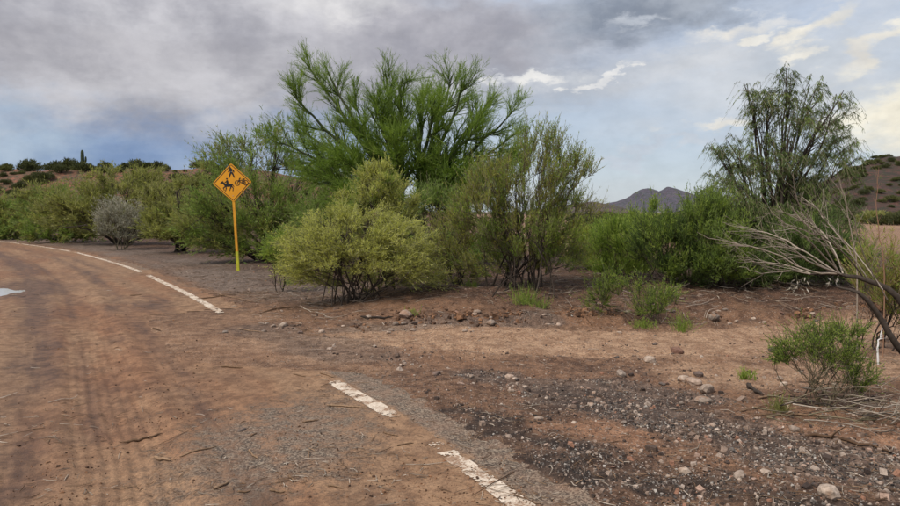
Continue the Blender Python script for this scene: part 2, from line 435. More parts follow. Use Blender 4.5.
M = {}
M['ground'] = ground_material(); M['road'] = road_material(); M['paint'] = paint_material()
LS = lambda a, b, c: [(0.12, a), (0.5, b), (0.9, c)]
M['pv_leaf'] = attr_mat('palo_verde_green', LS((0.093, 0.145, 0.026), (0.169, 0.253, 0.045), (0.296, 0.375, 0.079)), 0.6, 0.46)
M['wl_leaf'] = attr_mat('drooping_green', LS((0.053, 0.089, 0.026), (0.094, 0.141, 0.043), (0.152, 0.208, 0.070)), 0.6, 0.46)
M['br_twig'] = attr_mat('green_twig', LS((0.035, 0.05, 0.018), (0.06, 0.075, 0.028), (0.09, 0.10, 0.045)), 0.8)
M['pv_bark'] = attr_mat('palo_verde_bark', LS((0.035, 0.050, 0.018), (0.055, 0.070, 0.028), (0.09, 0.10, 0.045)), 0.8)
M['mq_leaf'] = attr_mat('mesquite_green', LS((0.120, 0.174, 0.048), (0.196, 0.262, 0.073), (0.301, 0.379, 0.120)), 0.6, 0.46)
M['ol_leaf'] = attr_mat('olive_green', LS((0.153, 0.165, 0.054), (0.243, 0.246, 0.086), (0.371, 0.354, 0.142)), 0.6, 0.46)
M['yl_leaf'] = attr_mat('yellow_green', LS((0.292, 0.300, 0.077), (0.443, 0.440, 0.126), (0.605, 0.580, 0.216)), 0.6, 0.46)
M['br_leaf'] = attr_mat('broom_green', LS((0.118, 0.184, 0.041), (0.219, 0.295, 0.058), (0.365, 0.416, 0.099)), 0.6, 0.46)
M['cr_leaf'] = attr_mat('creosote_olive', LS((0.204, 0.172, 0.051), (0.263, 0.282, 0.060), (0.427, 0.402, 0.103)), 0.6, 0.46)
M['fr_leaf'] = attr_mat('fresh_green', LS((0.136, 0.208, 0.037), (0.233, 0.310, 0.058), (0.367, 0.414, 0.101)), 0.6, 0.46)
M['gy_leaf'] = attr_mat('grey_dry_leaf', LS((0.196, 0.187, 0.144), (0.322, 0.307, 0.239), (0.487, 0.461, 0.366)), 0.8, 0.15, 1.0)
M['yl_twig'] = attr_mat('pale_green_twig', LS((0.13, 0.13, 0.06), (0.2, 0.2, 0.1), (0.3, 0.29, 0.16)), 0.8)
M['hd_leaf'] = attr_mat('dark_desert_scrub', LS((0.045, 0.050, 0.022), (0.072, 0.080, 0.034), (0.11, 0.115, 0.052)), 0.7, 0.3)
M['ho_leaf'] = attr_mat('olive_desert_scrub', LS((0.065, 0.068, 0.026), (0.10, 0.105, 0.038), (0.15, 0.155, 0.06)), 0.7, 0.3)
M['bark'] = attr_mat('dark_bark', LS((0.030, 0.022, 0.017), (0.055, 0.042, 0.033), (0.10, 0.08, 0.062)), 0.9, noise_scale=30)
M['twig'] = attr_mat('tan_twig', LS((0.09, 0.075, 0.045), (0.15, 0.125, 0.075), (0.24, 0.20, 0.13)), 0.85)
M['dead'] = attr_mat('bleached_dead_wood', LS((0.16, 0.125, 0.095), (0.28, 0.225, 0.175), (0.42, 0.355, 0.285)), 0.85, noise_scale=40)
M['stick'] = attr_mat('weathered_stick', LS((0.09, 0.052, 0.030), (0.17, 0.105, 0.062), (0.26, 0.17, 0.105)), 0.9, noise_scale=60)
M['straw'] = attr_mat('dry_straw', LS((0.20, 0.12, 0.06), (0.28, 0.19, 0.10), (0.36, 0.27, 0.16)), 0.85)
M['white_stem'] = attr_mat('bleached_white', LS((0.55, 0.53, 0.50), (0.65, 0.63, 0.60), (0.75, 0.73, 0.70)), 0.7)
M['stone'] = attr_mat('wash_stone', [(0.05, srgb(58, 48, 43)), (0.40, srgb(104, 86, 74)), (0.7, srgb(134, 114, 100)), (0.9, srgb(172, 156, 142)), (0.97, srgb(142, 104, 84))], 0.85, noise_scale=60, bump=True)
M['dgravel'] = attr_mat('grey_gravel', [(0.05, srgb(40, 36, 34)), (0.45, srgb(78, 71, 66)), (0.8, srgb(116, 108, 101)), (0.97, srgb(176, 168, 158))], 0.8, noise_scale=60)
M['clod'] = attr_mat('dirt_clod', LS(srgb(62, 46, 36), srgb(98, 72, 54), srgb(138, 102, 76)), 0.95, noise_scale=50, bump=True)

# ------------------------------------------------------------------ ground and road
def bury(x, y):
    return sstep(6.4, 7.3, y + 0.5 * (fbm(x * 1.2, y * 1.2, 3, 55) - 0.5)) * sstep(11.0, 9.9, y + 0.5 * (fbm(x * 1.2, y * 1.2, 3, 56) - 0.5))


def build_ground():
    a_in = np.radians(np.linspace(-41, 41, 490))
    a_l = np.radians(np.linspace(-180, -41, 50))[:-1]; a_r = np.radians(np.linspace(41, 180, 50))[1:]
    A = np.concatenate([a_l, a_in, a_r])
    inv = np.linspace(1 / 2.6, 1 / 70.0, 315)
    Rr = np.concatenate([[0.02, 0.8, 1.6, 2.2], 1 / inv, [85, 110, 150, 220, 350, 600, 1000, 1800, 3200, 5200]])
    nA, nR = len(A), len(Rr)
    rr, aa = np.meshgrid(Rr, A, indexing='ij')
    x = (rr * np.sin(aa)).ravel(); y = (rr * np.cos(aa)).ravel()
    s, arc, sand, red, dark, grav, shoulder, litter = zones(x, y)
    z = height(x, y)
    idx = np.arange(nA * nR).reshape(nR, nA)
    F = np.stack([idx[:-1, :-1], idx[:-1, 1:], idx[1:, 1:], idx[1:, :-1]], -1).reshape(-1, 4)[:, ::-1]
    V = np.stack([x, y, z - 0.03 * sstep(0.30 - 1.6 * bury(x, y), 0.05 - 1.6 * bury(x, y), s) * sstep(80, 40, rr.ravel())], 1)
    deep = ((s < -2.3) & (s > -7.2) & (rr.ravel() < 66) & (rr.ravel() > 1.3))[F].all(1)
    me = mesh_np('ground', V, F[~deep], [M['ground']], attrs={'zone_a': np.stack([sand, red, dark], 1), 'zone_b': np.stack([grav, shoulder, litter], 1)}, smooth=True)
    o = link('ground', me); tag(o, 'reddish brown desert dirt ground with a sandy wash', kind='structure')
    # the asphalt, with a ragged right edge
    edge = 0.44 - 1.5 * bury(x, y) + 0.22 * (fbm(x * 1.7, y * 1.7, 4, 51) - 0.5) + 0.26 * (fbm(x * 6, y * 6, 5, 52, 0.65) - 0.5)
    keep = (s < edge) & (s > -7.6) & (rr.ravel() < 69) & (rr.ravel() > 1.0)
    kf = keep[F].all(1)
    Fr = F[kf]; used = np.unique(Fr); remap = -np.ones(len(x), int); remap[used] = np.arange(len(used))
    xr, yr, sr = x[used], y[used], s[used]
    lift = 0.006 * sstep(edge[used], edge[used] - 0.10, sr) + 0.0005 - 0.004 * sstep(edge[used] - 0.05, edge[used], sr)
    Vr = np.stack([xr, yr, z[used] + lift], 1)
    ar = arc[used]; n = fbm(sr * 1.1, ar * 0.35, 4, 53); n2 = fbm(sr * 3.2, ar * 0.55, 5, 54, 0.6); n4 = fbm(xr * 3.0, yr * 3.0, 4, 57)
    # mud lies thick left of the lane and in the bend, thin near the painted line close by
    bare = np.maximum(sstep(0.9, 0.2, np.hypot((xr + 1.2) / 1.3, (yr - 4.6) / 1.9)), 1.25 * sstep(0.02, 0.16, sr) * sstep(9, 6.5, yr))
    bare = np.maximum(bare, 0.8 * sstep(-0.5, 0.3, sr) * sstep(11, 14, yr) * sstep(0.35, 0.6, n2))
    mud = np.clip(0.93 - 0.68 * bare + 0.45 * (n - 0.5), 0, 1)
    sw = sr + 0.1 * (fbm(xr * 0.45, yr * 0.45, 3, 41) - 0.5)
    wet = 1.1 * np.exp(-((sw + 2.50) / 0.28) ** 2) + 0.6 * np.exp(-((sw + 1.22) / 0.14) ** 2) + 0.35 * np.exp(-((sw + 0.75) / 0.12) ** 2) + 0.4 * np.exp(-((sw + 2.0) / 0.07) ** 2) + 0.55 * np.exp(-((sw + 3.5) / 0.4) ** 2)
    wet = wet * (0.45 + 0.7 * sstep(0.3, 0.62, n2)) + 0.75 * sstep(1.1, 0.2, np.hypot((xr + 5.4) / 0.9, (yr - 11.6) / 1.6)) * sstep(0.3, 0.6, n2)
    wet += 0.6 * sstep(1.5, 0.8, np.hypot((xr + 9.4) / 1.5, (yr - 13.2) / 1.6)) + 0.35 * sstep(0.54, 0.68, n2) * sstep(0.0, -1.0, sr) + 0.25 * sstep(0.55, 0.7, n4)
    rust = 0.6 * sstep(0.5, 0.66, n) + 0.6 * sstep(-0.6, -2.4, sr) * sstep(0.42, 0.62, n2)
    med = mesh_np('road', Vr, remap[Fr], [M['road']], attrs={'road_a': np.clip(np.stack([mud, wet, rust], 1), 0, 1)}, smooth=True)
    r = link('road', med); tag(r, 'mud-covered asphalt road curving away to the left', kind='structure')


def road_z(x, y):
    return height(np.asarray(x, float), np.asarray(y, float)) + 0.007


def build_line():
    """what is left of the white edge line, in worn pieces"""
    E = np.array(EDGE); seg = np.hypot(*np.diff(E, axis=0).T); cum = np.concatenate([[0], np.cumsum(seg)])
    rng = np.random.default_rng(5)
    def arc_of(px, py):
        g = gp(px, py); _, a = polydist(np.array([g[0]]), np.array([g[1]]), EDGE); return float(a[0])
    pieces = [(arc_of(600, 560), arc_of(440, 459)), (arc_of(436, 456), arc_of(424, 449)), (arc_of(396, 421), arc_of(333, 384)),
              (arc_of(220, 314), arc_of(146, 275.5)), (arc_of(140, 272.5), arc_of(76, 252.5)), (arc_of(72, 251.5), arc_of(4, 240))]
    for i, (a0, a1) in enumerate(pieces):
        step = 0.014 if a1 < 12 else 0.06
        t = np.arange(a0, a1, step); nw = 13 if a1 < 12 else 8
        px = np.interp(t, cum, E[:, 0]); py = np.interp(t, cum, E[:, 1])
        tx = np.gradient(px); ty = np.gradient(py); ln = np.hypot(tx, ty); nx, ny = ty / ln, -tx / ln
        w = np.linspace(-0.07, 0.07, nw)
        X = px[:, None] + nx[:, None] * w; Y = py[:, None] + ny[:, None] * w
        Z = road_z(X.ravel(), Y.ravel()) + 0.0035
        V = np.stack([X.ravel(), Y.ravel(), Z], 1)
        idx = np.arange(len(t) * nw).reshape(len(t), nw)
        F = np.stack([idx[:-1, :-1], idx[1:, :-1], idx[1:, 1:], idx[:-1, 1:]], -1).reshape(-1, 4)
        cx, cy = V[F].mean(1)[:, 0], V[F].mean(1)[:, 1]
        tt = np.repeat((t[:-1] - a0) / (a1 - a0), nw - 1); ww = np.abs(np.tile((w[:-1] + w[1:]) / 2, len(t) - 1)) / 0.07
        n = fbm(cx * 16, cy * 16, 4, 61) * 0.6 + fbm(cx * 60, cy * 60, 2, 62) * 0.4
        ends = np.minimum(tt, 1 - tt) * (a1 - a0)
        thr = 0.33 + 0.14 * sstep(0.6, 1.0, ww) + 0.18 * sstep(0.16, 0.0, ends)
        if i == 1: thr = thr + 0.10
        k = (n > thr)
        me = mesh_np('edge_line', V, F[k], [M['paint']], smooth=True)
        o = link('edge_line', me); tag(o, None, kind='structure')


def build_puddle():
    m, T = material('puddle_water')
    pos = T.n('ShaderNodeNewGeometry').outputs['Position']
    finish(T, (0.42, 0.38, 0.34), 0.10, T.noise(pos, 3.0, 3), 0.02, 0.01, 0.9)
    n = 64; a = np.linspace(0, 2 * math.pi, n, endpoint=False)
    r = 0.95 + 0.30 * (fbm(np.cos(a) * 2 + 5, np.sin(a) * 2 + 3, 3, 71) - 0.5)
    x = -9.3 + 1.4 * r * np.cos(a); y = 13.2 + 1.15 * r * np.sin(a)
    z0 = hz(-9.6, 13.2) + 0.034
    V = np.vstack([np.stack([x, y, np.full(n, z0)], 1), [[-9.6, 13.2, z0]]])
    F = np.array([[i, (i + 1) % n, n] for i in range(n)])
    o = link('puddle', mesh_np('puddle', V, F, [m])); tag(o, 'shallow bright puddle lying on the muddy road', kind='structure')


build_ground(); build_line(); build_puddle()

# ------------------------------------------------------------------ hills and mountain
def hill_material(name, a, b, c, sc):
    m, T = material(name)
    pos = T.n('ShaderNodeNewGeometry').outputs['Position']
    n1 = T.noise(pos, sc, 8, 0.65, 0.3); n2 = T.noise(pos, sc * 4.3, 6, 0.7)
    col = T.mix(T.ramp(n1, 0.36, 0.62), a, b); col = T.mix(T.ramp(n2, 0.47, 0.56, 0, 0.9), col, c)
    n3 = T.noise(pos, sc * 14, 4, 0.7); col = T.mix(T.ramp(n3, 0.42, 0.56), T.mix(0.5, col, srgb(52, 44, 38)), col)
    finish(T, col, 0.95, n2, 0.8, 1.2 / sc * 0.1)
    return m


def terrain(name, label, xs, ys, fn, mat, down=3.0):
    X, Y = np.meshgrid(xs, ys, indexing='ij'); Z = fn(X.ravel(), Y.ravel())
    V = np.stack([X.ravel(), Y.ravel(), Z], 1); idx = np.arange(X.size).reshape(X.shape)
    F = np.stack([idx[:-1, :-1], idx[1:, :-1], idx[1:, 1:], idx[:-1, 1:]], -1).reshape(-1, 4)
    o = link(name, mesh_np(name, V, F, [mat], smooth=True)); tag(o, label, kind='structure'); return o


def hill_l(x, y):
    top = 9.6 * sstep(78, 112, y + 0.10 * (x + 60)) * sstep(10, -40, x)
    return top + 1.6 * (fbm(x * 0.07, y * 0.07, 5, 81) - 0.5) * sstep(74, 90, y) * sstep(10, -20, x) + 0.5 * (fbm(x * 0.5, y * 0.5, 3, 82) - 0.5) - 0.6


def hill_r(x, y):
    top = 17.5 * sstep(98, 165, y - 0.05 * x) * sstep(0.47, 0.64, x / y + 0.10 * (fbm(x * 0.04, y * 0.04, 4, 88) - 0.5))
    return top * (0.9 + 0.25 * (fbm(x * 0.03, y * 0.03, 4, 83) - 0.5)) + 1.2 * (fbm(x * 0.25, y * 0.25, 4, 84) - 0.5) * sstep(95, 110, y) - 0.7


def mount(x, y):
    px = 450 + x / 1500 * FPX
    prof = np.interp(px, [420, 520, 575, 603, 619, 629, 636, 645, 651, 658, 667, 676, 688, 705, 730, 800], [214, 211, 208, 203, 199.5, 196.5, 190, 187, 188, 190.5, 185.5, 188, 192, 197, 203, 212])
    zr = (HORIZON - prof) / FPX * 1500 + 1.6
    sh = np.exp(-np.abs((y - 1500) / 210) ** 1.4)
    rid = 1 - np.abs(2 * fbm(x * 0.012, y * 0.006, 4, 85) - 1)
    return zr * sh * (1 - 0.22 * (1 - rid) * (1 - sstep(60, 0, np.abs(y - 1500)))) + 5 * (fbm(x * 0.05, y * 0.05, 3, 86) - 0.5) - 3


def foot(x, y):
    px = 450 + x / 480 * FPX
    prof = np.interp(px, [470, 540, 575, 592, 606, 616, 626, 640], [213, 208, 202, 199.5, 202, 206, 211, 214])
    zr = np.maximum((HORIZON - prof) / FPX * 480 + 1.6, 0)
    return zr * np.exp(-((y - 480) / 60) ** 2) + 2.2 * (fbm(x * 0.12, y * 0.12, 4, 87) - 0.5) - 1.6


terrain('hillside', 'low reddish rocky hill dotted with bushes behind the left shrubs', np.linspace(-150, 10, 170), np.linspace(66, 190, 90), hill_l,
        hill_material('red_hill', srgb(138, 90, 68), srgb(104, 76, 60), srgb(70, 70, 48), 0.35))
terrain('hillside', 'dark reddish rocky hill at the right edge', np.linspace(45, 330, 150), np.linspace(92, 280, 90), hill_r,
        hill_material('dark_red_hill', srgb(92, 62, 54), srgb(62, 50, 45), srgb(50, 54, 38), 0.22))
terrain('mountain', 'distant twin-peaked purple mountain', np.linspace(-120, 860, 220), np.linspace(1180, 1820, 110), mount,
        hill_material('far_mountain', srgb(98, 88, 98), srgb(84, 80, 92), srgb(74, 78, 82), 0.02))  # purple-grey rock with the bluish haze of distance put into its colour
terrain('hillside', 'small brown rocky foothill in front of the mountain', np.linspace(0, 150, 100), np.linspace(380, 580, 60), foot,
        hill_material('brown_foothill', srgb(104, 82, 78), srgb(80, 70, 66), srgb(70, 74, 58), 0.1))

# ------------------------------------------------------------------ plant machinery
def nrm(v):
    return v / np.maximum(np.linalg.norm(v, axis=-1, keepdims=True), 1e-9)


def walk(rng, start, d, length, K, trop, wander, grav=0.0):
    """N curved branches of K points"""
    pts = [start]; p = start; step = (length / (K - 1))[:, None]
    for k in range(K - 1):
        up = np.zeros_like(d); up[:, 2] = trop - grav * (k / max(K - 2, 1))
        d = nrm(d + up / (K - 1) + rng.normal(0, wander, d.shape))
        p = p + d * step; pts.append(p)
    return np.stack(pts, 1)


def sample(pts, i, t):
    K = pts.shape[1]; f = t * (K - 1); k = np.minimum(f.astype(int), K - 2); w = (f - k)[:, None]
    a = pts[i, k]; b = pts[i, k + 1]
    return a + (b - a) * w, nrm(b - a)


def perp(rng, tan):
    r = rng.normal(size=tan.shape); r -= (r * tan).sum(1, keepdims=True) * tan
    return nrm(r)


def sprout(rng, pts, rad, n, t=(0.3, 1.0), ang=(25, 55), length=(0.3, 0.6), K=5, trop=0.2, wander=0.1, r=(0.5, 0.15), grav=0.0, taper=0.5, clump=None, out=None, outw=0.0, flat=0.0):
    N = len(pts); i = np.repeat(np.arange(N), n); tt = rng.uniform(t[0], t[1], len(i))
    p, tan = sample(pts, i, tt)
    a = np.radians(rng.uniform(ang[0], ang[1], len(i)))[:, None]
    pr = perp(rng, tan)
    if out is not None:
        o = nrm(p - out); pr = nrm(pr + outw * (o - (o * tan).sum(1, keepdims=True) * tan))
    d = nrm(np.cos(a) * tan + np.sin(a) * pr)
    if flat: d[:, 2] *= (1 - flat); d = nrm(d)
    L = rng.uniform(length[0], length[1], len(i)) * (1 - taper * (tt - t[0]) / max(t[1] - t[0], 1e-6))
    q = walk(rng, p, d, L, K, trop, wander, grav)
    Kp = rad.shape[1]; r0 = rad[i, np.minimum((tt * (Kp - 1)).astype(int), Kp - 1)] * r[0]
    rr = r0[:, None] * np.linspace(1, r[1], K)[None, :]
    cl = clump[i] if clump is not None else rng.uniform(0, 1, len(i))
    return q, rr, cl


def tubes(pts, rad, sides=5, rmin=0.0015):
    N, K, _ = pts.shape
    tan = np.gradient(pts, axis=1); tan = nrm(tan)
    ref = np.where(np.abs(tan[:, :1, 2:3]) > 0.9, np.array([1.0, 0, 0]), np.array([0, 0, 1.0]))
    u = nrm(np.cross(tan, np.broadcast_to(ref, tan.shape))); v = np.cross(tan, u)
    a = np.linspace(0, 2 * math.pi, sides, endpoint=False)
    rad = np.maximum(rad, rmin)
    V = pts[:, :, None, :] + rad[:, :, None, None] * (np.cos(a)[None, None, :, None] * u[:, :, None, :] + np.sin(a)[None, None, :, None] * v[:, :, None, :])
    idx = np.arange(N * K * sides).reshape(N, K, sides); nx = np.roll(idx, -1, 2)
    F = np.stack([idx[:, :-1], nx[:, :-1], nx[:, 1:], idx[:, 1:]], -1).reshape(-1, 4)
    return V.reshape(-1, 3), F, N, K * sides


def leaves(rng, pts, n, t=(0.1, 1.0), ang=(20, 60), length=(0.03, 0.05), width=(0.006, 0.01), droop=0.0, up=0.0, clump=None, size_t=0.0):
    N = len(pts); i = np.repeat(np.arange(N), n); tt = rng.uniform(t[0], t[1], len(i))
    p, tan = sample(pts, i, tt)
    a = np.radians(rng.uniform(ang[0], ang[1], len(i)))[:, None]
    d = np.cos(a) * tan + np.sin(a) * perp(rng, tan); d[:, 2] += up - droop; d = nrm(d)
    w = perp(rng, d)
    L = rng.uniform(length[0], length[1], len(i))[:, None]; W = rng.uniform(width[0], width[1], len(i))[:, None] * 0.5
    b = nrm(np.cross(d, w)) * L * rng.uniform(-0.12, 0.12, (len(i), 1))
    V = np.stack([p, p + d * L * 0.45 + w * W + b, p + d * L, p + d * L * 0.45 - w * W + b], 1)
    cl = clump[i] if clump is not None else rng.uniform(0, 1, len(i))
    return V.reshape(-1, 3), np.arange(len(i) * 4).reshape(-1, 4), cl


class Bag:
    """collects tubes and leaves into one mesh with several materials and a tint per piece"""
    def __init__(s, rng): s.V = []; s.F = []; s.mi = []; s.T = []; s.n = 0; s.rng = rng; s.mats = []
    def slot(s, mat):
        if mat not in s.mats: s.mats.append(mat)
        return s.mats.index(mat)
    def add(s, V, F, mat, tint):
        s.V.append(V); s.F.append(F + s.n); s.mi.append(np.full(len(F), s.slot(mat))); s.T.append(tint); s.n += len(V)
    def tube(s, pts, rad, mat, sides=5, clump=None, rmin=0.0015):
        V, F, N, per = tubes(pts, rad, sides, rmin)
        r = s.rng.uniform(0, 1, N); c = clump if clump is not None else s.rng.uniform(0, 1, N)
        s.add(V, F, mat, np.repeat(np.stack([r, c, r], 1), per, 0))
    def leaf(s, pts, mat, n, clump=None, **k):
        V, F, cl = leaves(s.rng, pts, n, clump=clump, **k)
        r = s.rng.uniform(0, 1, len(F))
        s.add(V, F, mat, np.repeat(np.stack([r, cl, r], 1), 4, 0))
    def build(s, name, parent=None, smooth=False):
        me = mesh_np(name, np.concatenate(s.V), np.concatenate(s.F), s.mats, np.concatenate(s.mi), {'tint': np.concatenate(s.T)}, smooth)
        return link(name, me, parent)


def limbs_from(rng, specs, K=12, wob=0.03):
    """specs: (points, r0, r1)"""
    P = []; Rr = []
    for pts, r0, r1 in specs:
        c = catmull(pts, K); c[1:] += rng.normal(0, wob, (K - 1, 3)) * np.linspace(0.3, 1, K - 1)[:, None]
        P.append(c); Rr.append(np.linspace(1, 0, K) ** 0.8 * (r0 - r1) + r1)
    return np.array(P), np.array(Rr)


def stems(rng, n, h, spread, lean=(5, 40), r=0.02, K=9, trop=0.5, wander=0.06, base=0.15, squash=(1, 1)):
    a = rng.uniform(0, 2 * math.pi, n); ln = np.radians(rng.uniform(lean[0], lean[1], n))
    d = np.stack([np.sin(ln) * np.cos(a) * squash[0], np.sin(ln) * np.sin(a) * squash[1], np.cos(ln)], 1)
    st = np.stack([np.cos(a) * base * rng.uniform(0, 1, n), np.sin(a) * base * rng.uniform(0, 1, n), np.full(n, -0.05)], 1)
    L = rng.uniform(0.65, 1.0, n) * h / np.maximum(np.cos(ln * 0.75), 0.45)
    L = np.minimum(L, spread * 1.6 + h * 0.3)
    p = walk(rng, st, nrm(d), L, K, trop, wander)
    return p, np.linspace(1, 0.25, K)[None, :] * (r * rng.uniform(0.6, 1.1, n))[:, None]

# ------------------------------------------------------------------ the trees and shrubs
class Spot:
    """where a plant stands; at() gives a point of it, in its own coordinates, from a bearing and a depth offset"""
    def __init__(s, px, d):
        s.X = (px - 450) / FPX * d; s.Y = d; s.Z = hz(s.X, s.Y)
    def at(s, px, py, ly=0.0):
        d = s.Y + ly; return ((px - 450) / FPX * d - s.X, ly, EYE - (py - HORIZON) / FPX * d - s.Z)
    def root(s, name, label, cat, group=None):
        return tag(empty(name, (s.X, s.Y, s.Z)), label, cat, group)


def palo_verde():
    rng = np.random.default_rng(101); S = Spot(408, 18.0)
    o = S.root('palo_verde_tree', 'tall bright green fan-shaped tree rising behind the yellow-green bush', 'tree')
    A = S.at; b = (0, 0, -0.1); f1 = A(402, 205); f2 = A(418, 200, 0.3)
    sp = []
    tips = [(276, 78, -0.8), (296, 44, 0.5), (318, 54, -0.4), (345, 84, 1.3), (280, 112, 1.0), (266, 134, -0.6), (286, 160, 0.3), (384, 50, 0.0), (402, 58, -1.0), (372, 84, -1.6), (425, 78, 1.2),
            (460, 55, 0.0), (474, 66, -1.0), (438, 88, -1.4), (506, 78, 0.6), (530, 98, -0.3), (528, 126, 0.9), (534, 146, -1.0), (490, 112, -1.5), (520, 165, 0.5), (330, 150, -1.7), (478, 165, -1.8), (310, 178, -1.2), (338, 196, -2.0), (500, 172, 0.4), (470, 196, -1.9), (360, 160, 1.8), (440, 165, 1.9), (395, 130, -1.9), (395, 110, 1.6)]
    for i, (px, py, ly) in enumerate(tips):
        t = np.array(A(px, py, ly)); f = np.array(f1 if px < 415 else f2)
        m1 = f * 0.62 + t * 0.38 + np.array([-(t[0]) * 0.04, 0, -0.12 if abs(t[0]) > 1.6 else 0.1])
        t2 = f + (t - f) * 0.86
        m2 = f * 0.25 + t2 * 0.75
        sp.append(([b, f * 0.5 + rng.normal(0, 0.05, 3), f, m1, m2, t2], 0.10, 0.010))
    L0, r0 = limbs_from(rng, sp, 14, 0.025)
    tr = Bag(rng); tr.tube(L0, r0, M['pv_bark'], 7)
    c0 = rng.uniform(0, 1, len(L0))
    L1, r1, c1 = sprout(rng, L0, r0, 13, (0.42, 0.98), (14, 42), (0.8, 1.5), 6, 0.22, 0.12, (0.55, 0.3), taper=0.55, clump=c0)
    tr.tube(L1, r1, M['pv_bark'], 4, rmin=0.004); tr.build('trunk', o, True)
    c1 = np.clip(c1 * 0.5 + rng.uniform(0, 0.5, len(L1)), 0, 1)
    cr = Bag(rng)
    L2, r2, c2 = sprout(rng, L1, r1, 17, (0.08, 1.0), (14, 48), (0.30, 0.78), 3, 0.20, 0.12, (0.6, 0.4), taper=0.35, clump=c1)
    cr.tube(L2, r2, M['pv_leaf'], 3, c2, rmin=0.0032)
    cr.leaf(L2, M['pv_leaf'], 14, c2, t=(0.0, 1.0), ang=(10, 52), length=(0.07, 0.20), width=(0.0055, 0.010), up=0.12)
    cr.leaf(L1, M['pv_leaf'], 16, c1, t=(0.1, 1.0), ang=(10, 50), length=(0.08, 0.22), width=(0.006, 0.010), up=0.12)
    cr.build('crown', o)



def strips(rng, p, d, n, length, width, ang, along, up=0.0, droop=0.0):
    """n thin leaves or twiglets along each twig that starts at p and runs along d * along"""
    i = np.repeat(np.arange(len(p)), n); t = rng.uniform(0, 1, len(i))[:, None]
    q = p[i] + d[i] * along[i][:, None] * t + np.array([0, 0, -1.0]) * droop * (along[i][:, None] * t ** 2)
    a = np.radians(rng.uniform(ang[0], ang[1], len(i)))[:, None]
    dd = np.cos(a) * d[i] + np.sin(a) * perp(rng, d[i]); dd[:, 2] += up - droop; dd = nrm(dd)
    w = perp(rng, dd); L = rng.uniform(length[0], length[1], (len(i), 1)); W = rng.uniform(width[0], width[1], (len(i), 1)) * 0.5
    b = nrm(np.cross(dd, w)) * L * rng.uniform(-0.1, 0.1, (len(i), 1))
    V = np.stack([q, q + dd * L * 0.45 + w * W + b, q + dd * L, q + dd * L * 0.45 - w * W + b], 1)
    return V.reshape(-1, 3), np.arange(len(i) * 4).reshape(-1, 4), i


